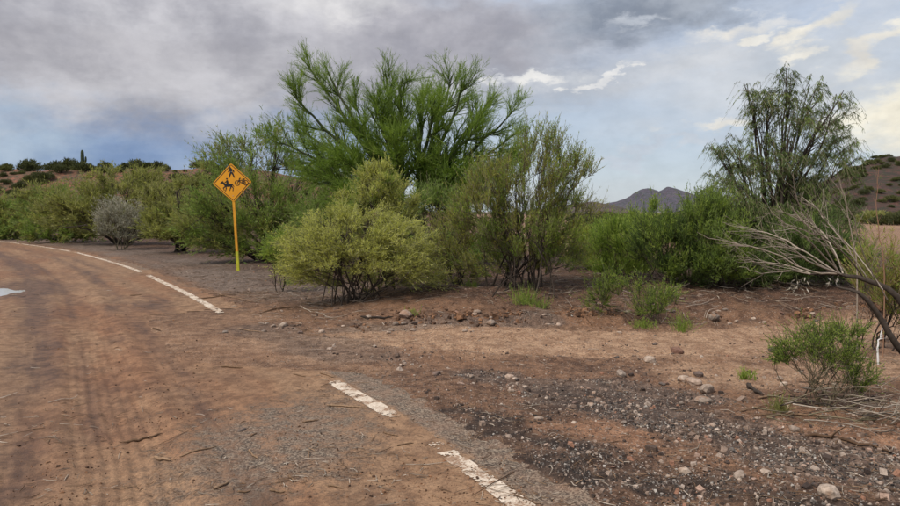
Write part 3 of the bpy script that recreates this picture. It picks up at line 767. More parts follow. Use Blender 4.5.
def tufted(px, d, lobes, label, seed, leafmat, tw=14, tl=(0.2, 0.5), cone=45, ns=10, sl=(0.05, 0.09), sw=(0.010, 0.016), sang=(10, 50), outw=1.0, upw=0.5, rndw=0.35, droop=0.0, up=0.1,
           name='desert_shrub', cat='shrub', group=None, stem='bark', twig='twig', trunk='stems', crown='foliage', rbase=0.03, base=0.2, core=(0.0, 0.0, 0.15), shell=0.55, fork=0.35, spot=None, zmin=0.03, per=12, mix=None):
    """a plant whose leafy tufts fill uneven lobes; each tuft hangs on its own branch from the base.
    lobes: (px, py, depth offset, half width px, half height px, half depth m, tufts)"""
    rng = np.random.default_rng(seed); S = spot or Spot(px, d)
    o = S.root(name, label, cat, group)
    T = []; LB = []; own = []
    for li, (lx, ly_, dep, hw, hh, hd, n) in enumerate(lobes):
        c = np.array(S.at(lx, ly_, dep)); k = (S.Y + dep) / FPX; ax3 = np.array([hw * k, hd, hh * k])
        u = nrm(rng.normal(size=(n, 3))); r = rng.uniform(0, 1, n) ** (1 / 3.0); r = r * (1 - shell) + shell * rng.uniform(0.6, 1.0, n)
        t_ = c + u * r[:, None] * ax3; t_[:, 2] = np.maximum(t_[:, 2], zmin)
        ends = c + rng.uniform(-0.6, 0.6, (max(2, n // per), 3)) * ax3; ends[:, 2] = np.maximum(ends[:, 2], 0.12)
        for e in ends:
            b_ = np.array([rng.normal(0, base), rng.normal(0, base), -0.06])
            q1 = b_ * 0.75 + e * np.array([0.18, 0.18, fork * 0.7]) + rng.normal(0, 0.05, 3)
            q2 = q1 + (e - q1) * 0.5 + rng.normal(0, 0.08, 3) + np.array([0, 0, 0.05 * np.linalg.norm(e)])
            LB.append(([b_, q1, q2, e], rbase * rng.uniform(0.5, 1.0), rbase * 0.15))
        d_ = np.linalg.norm(t_[:, None] - ends[None], axis=2) + rng.uniform(0, 0.3, (n, len(ends))) * hw * k
        own.append(len(LB) - len(ends) + d_.argmin(1)); T.append(t_)
    T = np.concatenate(T); own = np.concatenate(own); n = len(T)
    LP, LR = limbs_from(rng, LB, 10, 0.02)
    # branches from the limbs to the tufts
    b, btan = sample(LP, own, rng.uniform(0.3, 0.97, n))
    dist = np.linalg.norm(T - b, axis=1, keepdims=True)
    f = b + btan * dist * 0.3 + rng.normal(0, 0.02, (n, 3))
    m = f + (T - f) * 0.55 + np.array([0, 0, 0.06]) * dist + rng.normal(0, 0.03, (n, 3))
    ctrl = np.stack([b, f, m, T], 1)
    tt = np.linspace(0, 3, 8); P = []
    Q = np.concatenate([2 * ctrl[:, :1] - ctrl[:, 1:2], ctrl, 2 * ctrl[:, -1:] - ctrl[:, -2:-1]], 1)
    for t in tt:
        i = min(int(t), 2); g = t - i; a0, b0, c0, d0 = Q[:, i], Q[:, i + 1], Q[:, i + 2], Q[:, i + 3]
        P.append(0.5 * (2 * b0 + (c0 - a0) * g + (2 * a0 - 5 * b0 + 4 * c0 - d0) * g * g + (3 * b0 - a0 - 3 * c0 + d0) * g ** 3))
    P = np.stack(P, 1); rad = (rbase * 0.32 * rng.uniform(0.5, 1.0, n))[:, None] * np.linspace(1, 0.25, 8)[None, :]
    st = Bag(rng); st.tube(LP, LR, M[stem], 6); st.tube(P, rad, M[stem], 4, rmin=0.002); st.build(trunk, o, True)
    cl = rng.uniform(0, 1, n)
    i = np.repeat(np.arange(n), tw)
    start = T[i] - (T[i] - P[i, 5]) * rng.uniform(0, 1.0, (len(i), 1))
    o_ = nrm(T - np.array(core)); ax = nrm(outw * o_ + np.array([0, 0, 1.0]) * upw + rndw * nrm(rng.normal(size=(n, 3))))
    ca = np.radians(rng.uniform(0, cone, len(i)))[:, None]
    dr = nrm(np.cos(ca) * ax[i] + np.sin(ca) * perp(rng, ax[i]))
    L = rng.uniform(tl[0], tl[1], len(i)) * rng.choice([0.7, 1.0, 1.0, 1.45], len(i))
    end = start + dr * L[:, None]; end[:, 2] -= droop * L; mid = start + dr * L[:, None] * 0.5; mid[:, 2] -= droop * L * 0.25
    low = end[:, 2] < 0.02; end[low, 2] = 0.02 + rng.uniform(0, 0.05, low.sum()); mid[:, 2] = np.maximum(mid[:, 2], 0.02)
    fo = Bag(rng)
    tk = slice(None, None, 1 if S.Y < 13 else 3)    # far twigs are under a pixel: every third will do
    fo.tube(np.stack([start, mid, end], 1)[tk], np.array([[0.0035, 0.0025, 0.0015]]) * np.ones((len(i[tk]), 1)) * (S.Y / 12.0), M[twig], 3, cl[i[tk]])
    V, F, k = strips(rng, start, dr, ns, sl, sw, sang, L, up, droop)
    V[:, 2] = np.maximum(V[:, 2], 0.012)
    cc = np.clip(cl[i][k] * 0.75 + 0.25 * rng.uniform(0, 1, len(i))[k], 0, 1)
    tint = np.repeat(np.stack([rng.uniform(0, 1, len(F)), cc, cc], 1), 4, 0)
    if mix:                                        # a share of the tufts carries another leaf colour
        other = (rng.uniform(0, 1, n) < mix[1])[i][k]; o4 = np.repeat(other, 4)
        for sel, mt in ((~other, leafmat), (other, mix[0])):
            nn = int(sel.sum())
            if nn: s4 = np.repeat(sel, 4); fo.add(V[s4], np.arange(nn * 4).reshape(-1, 4), M[mt], tint[s4])
    else: fo.add(V, F, M[leafmat], tint)
    fo.build(crown, o)
    return o


TREE = dict(cat='tree', trunk='trunk', crown='crown')
palo_verde()
# feathery tree behind the sign
tufted(268, 22.0, [(262, 160, 0.5, 62, 24, 1.2, 46), (215, 165, 0.2, 30, 14, 0.8, 18), (318, 160, 0.2, 34, 26, 0.9, 30), (245, 205, -0.9, 58, 34, 1.3, 74), (310, 205, -0.9, 42, 36, 1.2, 54), (205, 225, -1.0, 34, 22, 1.0, 34), (275, 238, -1.2, 40, 20, 1.0, 30), (282, 138, 0.4, 34, 12, 0.6, 12), (350, 200, 1.0, 30, 45, 1.0, 26), (215, 244, -1.0, 30, 9, 0.8, 22), (255, 252, -0.6, 40, 8, 0.9, 26)],
       'wide feathery grey-green tree spreading directly behind the yellow sign', 102, 'mq_leaf', 12, (0.3, 0.75), 50, 9, (0.09, 0.19), (0.017, 0.027), droop=0.1, upw=0.45, per=20, name='mesquite_tree', rbase=0.06, base=0.12, mix=('ol_leaf', 0.3), **TREE)
# olive mesquites along the road bend
tufted(180, 27.0, [(188, 205, 0, 48, 26, 1.4, 60), (170, 228, -0.8, 34, 16, 1.2, 40), (222, 222, -0.6, 34, 22, 1.2, 44), (212, 188, 0.2, 30, 12, 0.9, 16), (195, 240, -0.9, 46, 7, 1.0, 34)],
       'low olive-green mesquite right of the grey bush beside the road', 103, 'ol_leaf', 11, (0.3, 0.7), 55, 10, (0.12, 0.22), (0.022, 0.036), droop=0.1, upw=0.4, per=20, name='mesquite_tree', rbase=0.06, base=0.15, **TREE)
tufted(120, 33.0, [(120, 186, 0, 52, 16, 1.6, 60), (90, 205, -0.6, 36, 20, 1.4, 46), (140, 212, 0, 44, 20, 1.4, 44), (100, 225, -0.8, 40, 14, 1.2, 30), (160, 232, -0.5, 24, 8, 0.9, 20), (165, 205, -0.3, 34, 18, 1.2, 36), (70, 215, -0.3, 34, 16, 1.2, 34)],
       'broad yellowish-green mesquite crown rising behind the grey bush', 104, 'ol_leaf', 11, (0.35, 0.8), 55, 10, (0.14, 0.26), (0.026, 0.042), droop=0.1, upw=0.4, per=20, name='mesquite_tree', rbase=0.07, base=0.15, **TREE)
tufted(58, 36.0, [(58, 205, 0, 40, 16, 1.6, 56), (48, 222, -0.6, 42, 14, 1.5, 46), (78, 226, -0.8, 24, 12, 1.2, 26), (60, 237, -0.9, 40, 5, 1.0, 30)],
       'rounded olive mesquite left of the grey bush at the road bend', 105, 'ol_leaf', 11, (0.35, 0.8), 55, 10, (0.15, 0.28), (0.028, 0.045), droop=0.1, upw=0.4, per=20, name='mesquite_tree', rbase=0.07, base=0.15, mix=('mq_leaf', 0.4), **TREE)
tufted(4, 40.0, [(0, 212, 0, 34, 14, 1.6, 46), (14, 225, -0.6, 30, 10, 1.5, 34), (-20, 222, -0.6, 26, 12, 1.5, 26), (10, 234, -0.8, 40, 4, 1.0, 26)],
       'olive mesquite at the left picture edge beyond the road', 106, 'ol_leaf', 11, (0.35, 0.8), 55, 10, (0.16, 0.30), (0.03, 0.05), droop=0.1, upw=0.4, per=20, name='mesquite_tree', rbase=0.07, base=0.15, mix=('mq_leaf', 0.5), **TREE)
# grey dry bush
tufted(121, 29.0, [(119, 214, 0, 27, 15, 0.9, 60), (122, 230, -0.3, 27, 12, 0.8, 46)],
       'pale grey dry bush standing out among the green shrubs by the road', 107, 'gy_leaf', 11, (0.2, 0.5), 60, 9, (0.07, 0.16), (0.012, 0.022), upw=0.3, name='dry_bush', cat='bush', base=0.2, stem='twig')
# yellow-green bushes at the corner
tufted(352, 11.3, [(352, 238, 0, 60, 32, 0.9, 130), (312, 250, -0.1, 34, 24, 0.7, 60), (400, 246, -0.2, 36, 26, 0.7, 64), (355, 262, -0.7, 44, 18, 0.5, 30), (408, 264, -0.4, 26, 18, 0.5, 30), (298, 270, -0.1, 22, 16, 0.5, 26), (420, 278, 0.1, 24, 14, 0.5, 20), (352, 280, 0.5, 60, 14, 0.3, 36)],
       'wide pale yellow-green bush in front, its branches arching to the ground', 108, 'yl_leaf', 13, (0.14, 0.34), 50, 11, (0.035, 0.07), (0.007, 0.012), (10, 60), upw=0.35, droop=0.25, up=0.05, cat='bush', base=0.24, rbase=0.017, fork=0.5, zmin=0.06, twig='yl_twig', per=16)
tufted(380, 12.3, [(380, 190, 0, 32, 24, 0.6, 70), (352, 206, 0, 20, 16, 0.5, 26), (402, 208, 0.1, 20, 16, 0.5, 26), (378, 172, 0, 16, 8, 0.3, 12)],
       'taller tufted yellow-green bush right behind the wide pale one', 109, 'yl_leaf', 16, (0.10, 0.24), 55, 13, (0.03, 0.06), (0.008, 0.013), (10, 50), upw=0.9, cat='bush', base=0.25, rbase=0.022, fork=0.5, twig='yl_twig', mix=('fr_leaf', 0.2))
tufted(287, 13.4, [(282, 250, 0, 15, 20, 0.45, 40)],
       'small dark green rounded shrub left of the pale bush', 110, 'br_leaf', 12, (0.12, 0.3), 55, 11, (0.04, 0.08), (0.010, 0.015), upw=0.2, droop=0.25, base=0.08, rbase=0.02, zmin=0.35)
# tall many-stemmed shrub, centre
tufted(522, 11.6, [(520, 190, 0, 60, 36, 0.9, 90), (540, 150, 0.1, 30, 18, 0.5, 26), (575, 170, 0, 22, 22, 0.5, 24), (478, 220, -0.2, 34, 30, 0.7, 44), (570, 222, 0, 32, 28, 0.7, 40), (520, 240, -0.3, 52, 26, 0.6, 60), (490, 185, 0.2, 26, 20, 0.5, 26), (500, 265, 0.2, 60, 16, 0.5, 40), (560, 262, 0.3, 40, 14, 0.5, 26)],
       'tall many-stemmed olive shrub with bare dark stems at the bank', 111, 'cr_leaf', 12, (0.18, 0.42), 36, 10, (0.04, 0.08), (0.008, 0.013), upw=0.9, base=0.32, rbase=0.022, fork=0.5, mix=('br_leaf', 0.6))
tufted(548, 11.2, [(548, 245, 0, 15, 28, 0.25, 22)], 'bright green sprig growing low in the many-stemmed shrub', 112, 'fr_leaf', 12, (0.12, 0.28), 35, 10, (0.04, 0.07), (0.008, 0.012), upw=0.8, base=0.1, rbase=0.012)
tufted(455, 12.1, [(452, 235, 0, 26, 26, 0.5, 40), (440, 258, -0.2, 24, 14, 0.4, 26), (455, 275, 0.1, 30, 12, 0.4, 24)], 'loose grey-olive shrub between the pale bush and the many-stemmed shrub', 113, 'cr_leaf', 11, (0.16, 0.36), 45, 8, (0.035, 0.07), (0.007, 0.011), upw=0.5, base=0.2, rbase=0.016)
# shrubs filling the shade behind
tufted(430, 16.0, [(430, 225, 0, 46, 30, 1.0, 70), (430, 258, 0, 60, 16, 0.9, 60), (490, 250, 0.5, 40, 18, 0.8, 40), (445, 206, 0.2, 44, 16, 0.8, 40)], 'dark green shrub in the shade under the tall fan-shaped tree', 114, 'mq_leaf', 11, (0.25, 0.55), 55, 9, (0.07, 0.13), (0.014, 0.022), base=0.2, rbase=0.03)
tufted(340, 18.5, [(335, 222, 0, 46, 32, 1.1, 70), (320, 252, 0, 60, 14, 1.0, 60)], 'dark green shrub between the feathery tree and the tall fan-shaped tree', 115, 'mq_leaf', 11, (0.25, 0.6), 55, 9, (0.08, 0.15), (0.015, 0.024), base=0.2, rbase=0.03)
# dense green broom thicket, right of centre
BR = dict(name='broom_shrub', group='broom shrubs of the green thicket', stem='bark', twig='br_twig', rbase=0.016, fork=0.5, upw=1.1, outw=0.8)
tufted(624, 13.6, [(622, 250, 0, 34, 22, 0.7, 80), (606, 234, 0, 14, 12, 0.5, 16), (622, 272, -0.2, 34, 12, 0.5, 36)], 'dense broom shrub nearest the gap under the distant mountain', 121, 'br_leaf', 12, (0.16, 0.40), 38, 10, (0.05, 0.09), (0.009, 0.014), mix=('fr_leaf', 0.3), **BR)
tufted(672, 12.2, [(670, 250, 0, 40, 30, 0.8, 110), (660, 234, 0, 30, 10, 0.5, 30), (690, 272, -0.4, 32, 18, 0.4, 40)], 'dense dark-based broom shrub in the middle of the green thicket', 122, 'br_leaf', 12, (0.16, 0.44), 42, 10, (0.05, 0.09), (0.009, 0.014), mix=('wl_leaf', 0.4), **BR)
tufted(715, 11.8, [(715, 245, 0, 36, 36, 0.8, 110), (705, 215, 0, 26, 16, 0.5, 30), (728, 270, -0.4, 34, 18, 0.4, 34)], 'dense broom shrub at the foot of the tall drooping tree', 123, 'mq_leaf', 12, (0.16, 0.40), 38, 10, (0.05, 0.09), (0.009, 0.014), mix=('br_leaf', 0.5), **BR)
tufted(655, 15.6, [(655, 234, 0, 52, 10, 0.8, 80), (651, 212, 0, 4, 8, 0.12, 5), (632, 216, 0, 3, 5, 0.1, 4), (690, 218, 0, 14, 9, 0.3, 14)], 'bright broom shrub with thin sprigs rising in front of the mountain', 124, 'fr_leaf', 12, (0.16, 0.40), 38, 10, (0.06, 0.11), (0.010, 0.016), **BR)
tufted(600, 15.0, [(598, 246, 0, 34, 18, 0.8, 60), (598, 266, 0, 40, 12, 0.8, 40)], 'green broom shrub behind the right side of the many-stemmed shrub', 125, 'br_leaf', 11, (0.2, 0.45), 45, 9, (0.06, 0.11), (0.011, 0.017), mix=('cr_leaf', 0.4), **BR)
tufted(800, 11.9, [(800, 250, 0, 46, 30, 0.8, 90), (770, 272, -0.2, 44, 16, 0.6, 50), (838, 268, 0.1, 34, 20, 0.7, 50)], 'dark green broom shrub under the right half of the drooping tree', 126, 'wl_leaf', 12, (0.18, 0.42), 45, 10, (0.06, 0.10), (0.010, 0.016), mix=('mq_leaf', 0.3), **BR)
tufted(745, 13.4, [(745, 232, 0, 46, 26, 0.9, 80), (790, 225, 0.4, 40, 30, 0.9, 60)], 'dark green broom shrub filling the thicket behind the drooping tree trunk', 127, 'wl_leaf', 12, (0.2, 0.45), 45, 9, (0.07, 0.12), (0.012, 0.018), mix=('br_leaf', 0.3), **BR)
# drooping tree, right
tufted(772, 12.8, [(772, 116, 0, 32, 32, 0.7, 46), (800, 92, 0.1, 26, 20, 0.5, 20), (782, 72, 0, 12, 6, 0.3, 4), (750, 90, 0, 16, 12, 0.4, 7), (826, 122, 0, 24, 28, 0.6, 24), (836, 98, 0, 10, 8, 0.3, 4), (734, 150, 0, 24, 22, 0.6, 22), (712, 148, 0, 8, 6, 0.3, 3), (780, 168, 0, 50, 26, 0.9, 66), (838, 160, 0.1, 18, 30, 0.6, 22), (728, 195, -0.2, 34, 28, 0.8, 64), (702, 222, -0.2, 20, 18, 0.6, 26), (810, 205, 0, 46, 30, 0.9, 84), (770, 232, -0.4, 50, 34, 0.9, 100), (832, 240, 0.1, 30, 28, 0.7, 44), (745, 265, -0.6, 40, 20, 0.6, 44), (800, 268, -0.4, 40, 18, 0.6, 44)],
       'tall open drooping tree standing dark against the sky on the right', 131, 'wl_leaf', 9, (0.18, 0.52), 60, 10, (0.05, 0.12), (0.007, 0.012), (20, 70), outw=0.8, upw=0.55, rndw=0.6, droop=1.15, up=-0.35, name='willow_tree', rbase=0.042, base=0.08, fork=0.5, per=36, shell=0.3, mix=('mq_leaf', 0.4), **TREE)

# ------------------------------------------------------------------ smaller plants
tufted(606, 9.9, [(607, 290, 0, 13, 16, 0.2, 22), (600, 306, 0, 10, 7, 0.15, 12)], 'small bright green feathery bush on the bank, left of a lower one', 141, 'fr_leaf', 8, (0.12, 0.32), 40, 9, (0.03, 0.06), (0.005, 0.008), upw=1.1, rndw=0.7, base=0.06, rbase=0.006, twig='br_twig', name='green_bush', cat='bush')
tufted(654, 9.6, [(658, 300, 0, 22, 8, 0.25, 26), (632, 286, 0.1, 14, 5, 0.15, 9), (650, 312, 0, 20, 4, 0.2, 16)], 'low spreading bright green bush on the bank edge', 142, 'fr_leaf', 8, (0.12, 0.30), 45, 9, (0.03, 0.06), (0.005, 0.008), upw=0.8, outw=1.2, rndw=0.7, base=0.08, rbase=0.006, twig='br_twig', name='green_bush', cat='bush')
tufted(830, 5.42, [(838, 350, 0, 34, 20, 0.24, 62), (790, 354, -0.05, 15, 14, 0.12, 24), (866, 378, 0.05, 16, 18, 0.14, 24), (815, 340, 0.05, 20, 12, 0.16, 18), (852, 334, 0.0, 18, 7, 0.12, 10)],
       'leafy green bush on thin bare stems at the lower right', 143, 'fr_leaf', 9, (0.06, 0.16), 60, 9, (0.014, 0.030), (0.004, 0.007), (15, 70), upw=0.5, rndw=0.8, base=0.05, rbase=0.007, stem='twig', twig='br_twig', per=9, name='green_bush', cat='bush')
tufted(884, 7.6, [(880, 270, 0, 22, 34, 0.4, 50), (902, 300, -0.1, 20, 30, 0.4, 40)], 'loose green shrub behind the dead branches at the right edge', 144, 'br_leaf', 9, (0.12, 0.3), 45, 8, (0.03, 0.06), (0.006, 0.010), upw=0.5, base=0.1, rbase=0.012, twig='straw', mix=('cr_leaf', 0.4))


def grass_tuft(px, py, h, w, n, label, mat, seed, z=0.0, group=None):
    rng = np.random.default_rng(seed); g = gp(px, py, z); zz = hz(*g)
    o = tag(empty('grass_tuft', (g[0], g[1], zz)), label, 'grass', group)
    a = rng.uniform(0, 2 * math.pi, n); ln = np.radians(rng.uniform(3, 55, n))
    d = np.stack([np.sin(ln) * np.cos(a), np.sin(ln) * np.sin(a), np.cos(ln)], 1)
    st = np.stack([rng.normal(0, w * 0.3, n), rng.normal(0, w * 0.3, n), np.full(n, -0.01)], 1)
    P = walk(rng, st, d, rng.uniform(0.5, 1.1, n) * h, 5, 0.1, 0.05, 0.5)
    B = Bag(rng); B.tube(P, np.linspace(1, 0.15, 5)[None, :] * np.full((n, 1), 0.0032), M[mat], 3, rmin=0.0006)
    B.build('blades', o)
    C2 = Bag(rng); k = rng.uniform(0, 1, n) < 0.6
    C2.leaf(P[k], M[mat], 6, ang=(10, 40), length=(0.02, 0.05), width=(0.004, 0.008), up=0.2); C2.build('leaves', o)


grass_tuft(524, 301, 0.34, 0.30, 120, 'bright green grass tuft at the foot of the many-stemmed shrub', 'fr_leaf', 201, 0.18)
grass_tuft(540, 303, 0.24, 0.2, 70, 'shorter grass tuft just right of the bright grass under the shrub', 'br_leaf', 202, 0.18)
grass_tuft(684, 326, 0.27, 0.18, 80, 'upright green weed at the foot of the bank among stones', 'fr_leaf', 203, 0.05)
grass_tuft(645, 322, 0.14, 0.30, 90, 'flat green weed patch below the low spreading bush', 'fr_leaf', 204, 0.05)
grass_tuft(750, 376, 0.13, 0.12, 60, 'tiny green weed alone on the sand left of the leafy bush', 'fr_leaf', 205)
grass_tuft(786, 411, 0.17, 0.10, 60, 'small yellowish grass tuft left of the leafy bush stems', 'ol_leaf', 206)
grass_tuft(412, 319, 0.18, 0.2, 40, 'sparse green weed on the stones before the pale bush', 'fr_leaf', 207)
grass_tuft(287, 283, 0.22, 0.3, 60, 'low green weed beneath the small dark rounded shrub', 'fr_leaf', 208)
grass_tuft(470, 291, 0.2, 0.25, 60, 'low green weed in the shade left of the many-stemmed shrub', 'br_leaf', 209, 0.18)


# ------------------------------------------------------------------ dead wood at the right
def wpt(px, py, d):
    return np.array([(px - 450) / FPX * d, d, EYE - (py - HORIZON) / FPX * d])


def dead_branch():
    rng = np.random.default_rng(301); b = wpt(985, 420, 5.5); b[2] = hz(b[0], b[1]) - 0.03
    o = tag(empty('dead_branch', tuple(b)), 'bleached dead branch reaching in from the right edge with a fan of bare twigs', 'branch')
    lim = Bag(rng)
    L, r = limbs_from(rng, [([b - b, wpt(935, 345, 5.5) - b, wpt(900, 297, 5.5) - b, wpt(870, 281, 5.6) - b, wpt(840, 274, 5.7) - b, wpt(812, 274, 5.8) - b], 0.034, 0.008),
                            ([b - b, wpt(940, 385, 5.4) - b, wpt(902, 347, 5.3) - b, wpt(880, 312, 5.3) - b, wpt(860, 293, 5.3) - b, wpt(838, 286, 5.4) - b], 0.036, 0.006)], 16, 0.004)
    lim.tube(L, r, M['bark'], 7); lim.build('limb', o, True)
    spec = []
    def tw(pts, r0=0.0075, d0=5.7):
        spec.append(([wpt(x, y, d0 + dd) - b for x, y, dd in pts], r0, 0.0015))
    tw([(838, 274, 0), (815, 272, 0.0), (775, 253, 0.1), (735, 245, 0.2), (697, 232, 0.3)], 0.009)
    tw([(840, 274, 0), (800, 248, 0.1), (765, 232, 0.3), (725, 223, 0.4)])
    tw([(842, 275, 0), (815, 245, -0.2), (790, 225, -0.3), (765, 213, -0.3)])
    tw([(842, 275, 0), (820, 240, 0.0), (800, 220, 0.1), (772, 207, 0.2)])
    tw([(845, 275, 0), (828, 240, 0.2), (808, 222, 0.3), (784, 210, 0.3)])
    tw([(850, 277, 0), (832, 250, 0.0), (806, 215, -0.1), (784, 180, -0.2)], 0.006)
    tw([(815, 275, 0.1), (790, 270, 0.1), (760, 274, 0.0), (741, 266, 0.0)], 0.006)
    tw([(815, 275, 0.1), (785, 265, 0.3), (755, 262, 0.4), (738, 255, 0.4)], 0.006)
    tw([(868, 281, 0), (842, 250, -0.2), (812, 232, -0.4), (790, 228, -0.4)], 0.007)
    tw([(872, 283, -0.1), (850, 250, -0.1), (822, 215, 0.0), (800, 196, 0.1)], 0.007)
    tw([(885, 290, -0.2), (858, 255, 0), (826, 222, 0.2), (808, 200, 0.4)], 0.006)
    tw([(845, 275, 0), (810, 262, -0.3), (780, 240, -0.5), (750, 232, -0.6)], 0.007)
    tw([(838, 274, 0), (806, 256, 0.3), (770, 240, 0.5), (742, 236, 0.6)], 0.006)
    tw([(890, 300, -0.2), (868, 262, -0.3), (850, 215, -0.4), (836, 178, -0.4)], 0.0055)
    P, Rr = limbs_from(rng, spec, 12, 0.010)
    for p, q in zip(P, Rr):
        t = Bag(rng); t.tube(p[None], q[None], M['dead'], 5, rmin=0.0014)
        L2, r2, c2 = sprout(rng, p[None], q[None], 9, (0.25, 0.95), (14, 38), (0.16, 0.42), 6, 0.05, 0.06, (0.6, 0.35), taper=0.4)
        t.tube(L2, r2, M['dead'], 4, rmin=0.0012)
        L3, r3, c3 = sprout(rng, L2, r2, 2, (0.3, 0.9), (14, 40), (0.06, 0.16), 4, 0.0, 0.06, (0.6, 0.4))
        t.tube(L3, r3, M['dead'], 3, rmin=0.0010); t.build('twig', o, True)
    for c, n in (((800, 286), 16), ((835, 280), 6)):
        B = Bag(rng); p0 = wpt(c[0], c[1], 5.75) - b
        pts = walk(rng, p0 + rng.normal(0, 0.035, (n, 3)), nrm(rng.normal(size=(n, 3)) + np.array([0, 0, -0.6])), np.full(n, 0.05), 3, 0, 0.1)
        B.leaf(pts, M['straw_pale'], 3, ang=(10, 70), length=(0.025, 0.05), width=(0.008, 0.016), droop=0.4); B.build('dry_leaves', o)


def stalk(px, base_py, pts, d, r, mat, label, seed, n=14, name='dry_stalk'):
    rng = np.random.default_rng(seed); X = (px - 450) / FPX * d; Z = hz(X, d); b = np.array([X, d, Z])
    o = tag(empty(name, tuple(b)), label, 'stalk')
    P, Rr = limbs_from(rng, [([(0, 0, -0.04)] + [wpt(x, y, d) - b for x, y in pts], r, r * 0.3)], 14, 0.006)
    B = Bag(rng); B.tube(P, Rr, M[mat], 5); B.build('stem', o, True)
    L2, r2, c2 = sprout(rng, P, Rr, n, (0.4, 1.0), (18, 50), (0.08, 0.26), 5, 0.2, 0.08, (0.5, 0.3))
    T = Bag(rng); T.tube(L2, r2, M[mat], 3, rmin=0.0012); T.build('twigs', o, True)


def brush_pile():
    rng = np.random.default_rng(305); g = gp(868, 420); o = tag(empty('brush_pile', (g[0], g[1], hz(*g))), 'tangled pile of dead grey twigs on the ground under the leafy bush', 'brush pile')
    for i in range(60):
        B = Bag(rng); x, y = rng.normal(0.12, 0.30), rng.normal(0.06, 0.22); a = rng.uniform(-0.8, 0.8) + (math.pi if rng.uniform() < 0.5 else 0)
        L = rng.uniform(0.3, 0.85); st = np.array([[x - math.cos(a) * L / 2, y - math.sin(a) * L / 2, 0.0]])
        st[0, 2] = hz(g[0] + st[0, 0], g[1] + st[0, 1]) - hz(*g) + rng.uniform(0.0, 0.16)
        P = walk(rng, st, np.array([[math.cos(a), math.sin(a), rng.uniform(-0.04, 0.16)]]), np.array([L]), 8, -0.1, 0.15)
        r = np.linspace(1, 0.3, 8)[None] * rng.uniform(0.003, 0.008)
        mt = M['dead'] if rng.uniform() < 0.35 else (M['bark'] if rng.uniform() < 0.4 else M['twig'])
        B.tube(P, r, mt, 5)
        L2, r2, c2 = sprout(rng, P, r, 5, (0.2, 0.95), (20, 55), (0.08, 0.25), 5, 0.0, 0.1, (0.5, 0.4)); B.tube(L2, r2, mt, 3, rmin=0.001)
        B.build('twig', o, True)


M['straw_pale'] = attr_mat('pale_dry_leaf', LS((0.30, 0.26, 0.20), (0.42, 0.37, 0.30), (0.52, 0.47, 0.40)), 0.85, 0.1, 1.0)
M['red_stalk'] = attr_mat('reddish_dry_stalk', LS((0.20, 0.11, 0.07), (0.28, 0.16, 0.10), (0.34, 0.22, 0.14)), 0.85)
dead_branch()
stalk(862, 300, [(858, 270), (852, 235), (846, 208), (837, 178)], 7.0, 0.008, 'dead', 'tall pale dry stalk leaning left before the drooping tree', 311, 8)
stalk(888, 310, [(886, 270), (879, 235), (876, 205), (875, 168)], 7.3, 0.007, 'red_stalk', 'thin reddish dry stalk standing near the right edge', 312, 18)
stalk(884, 360, [(882, 352), (884, 340), (887, 326)], 6.9, 0.012, 'white_stem', 'short bleached white stem right of the leafy bush', 313, 4, 'bleached_stem')
brush_pile()

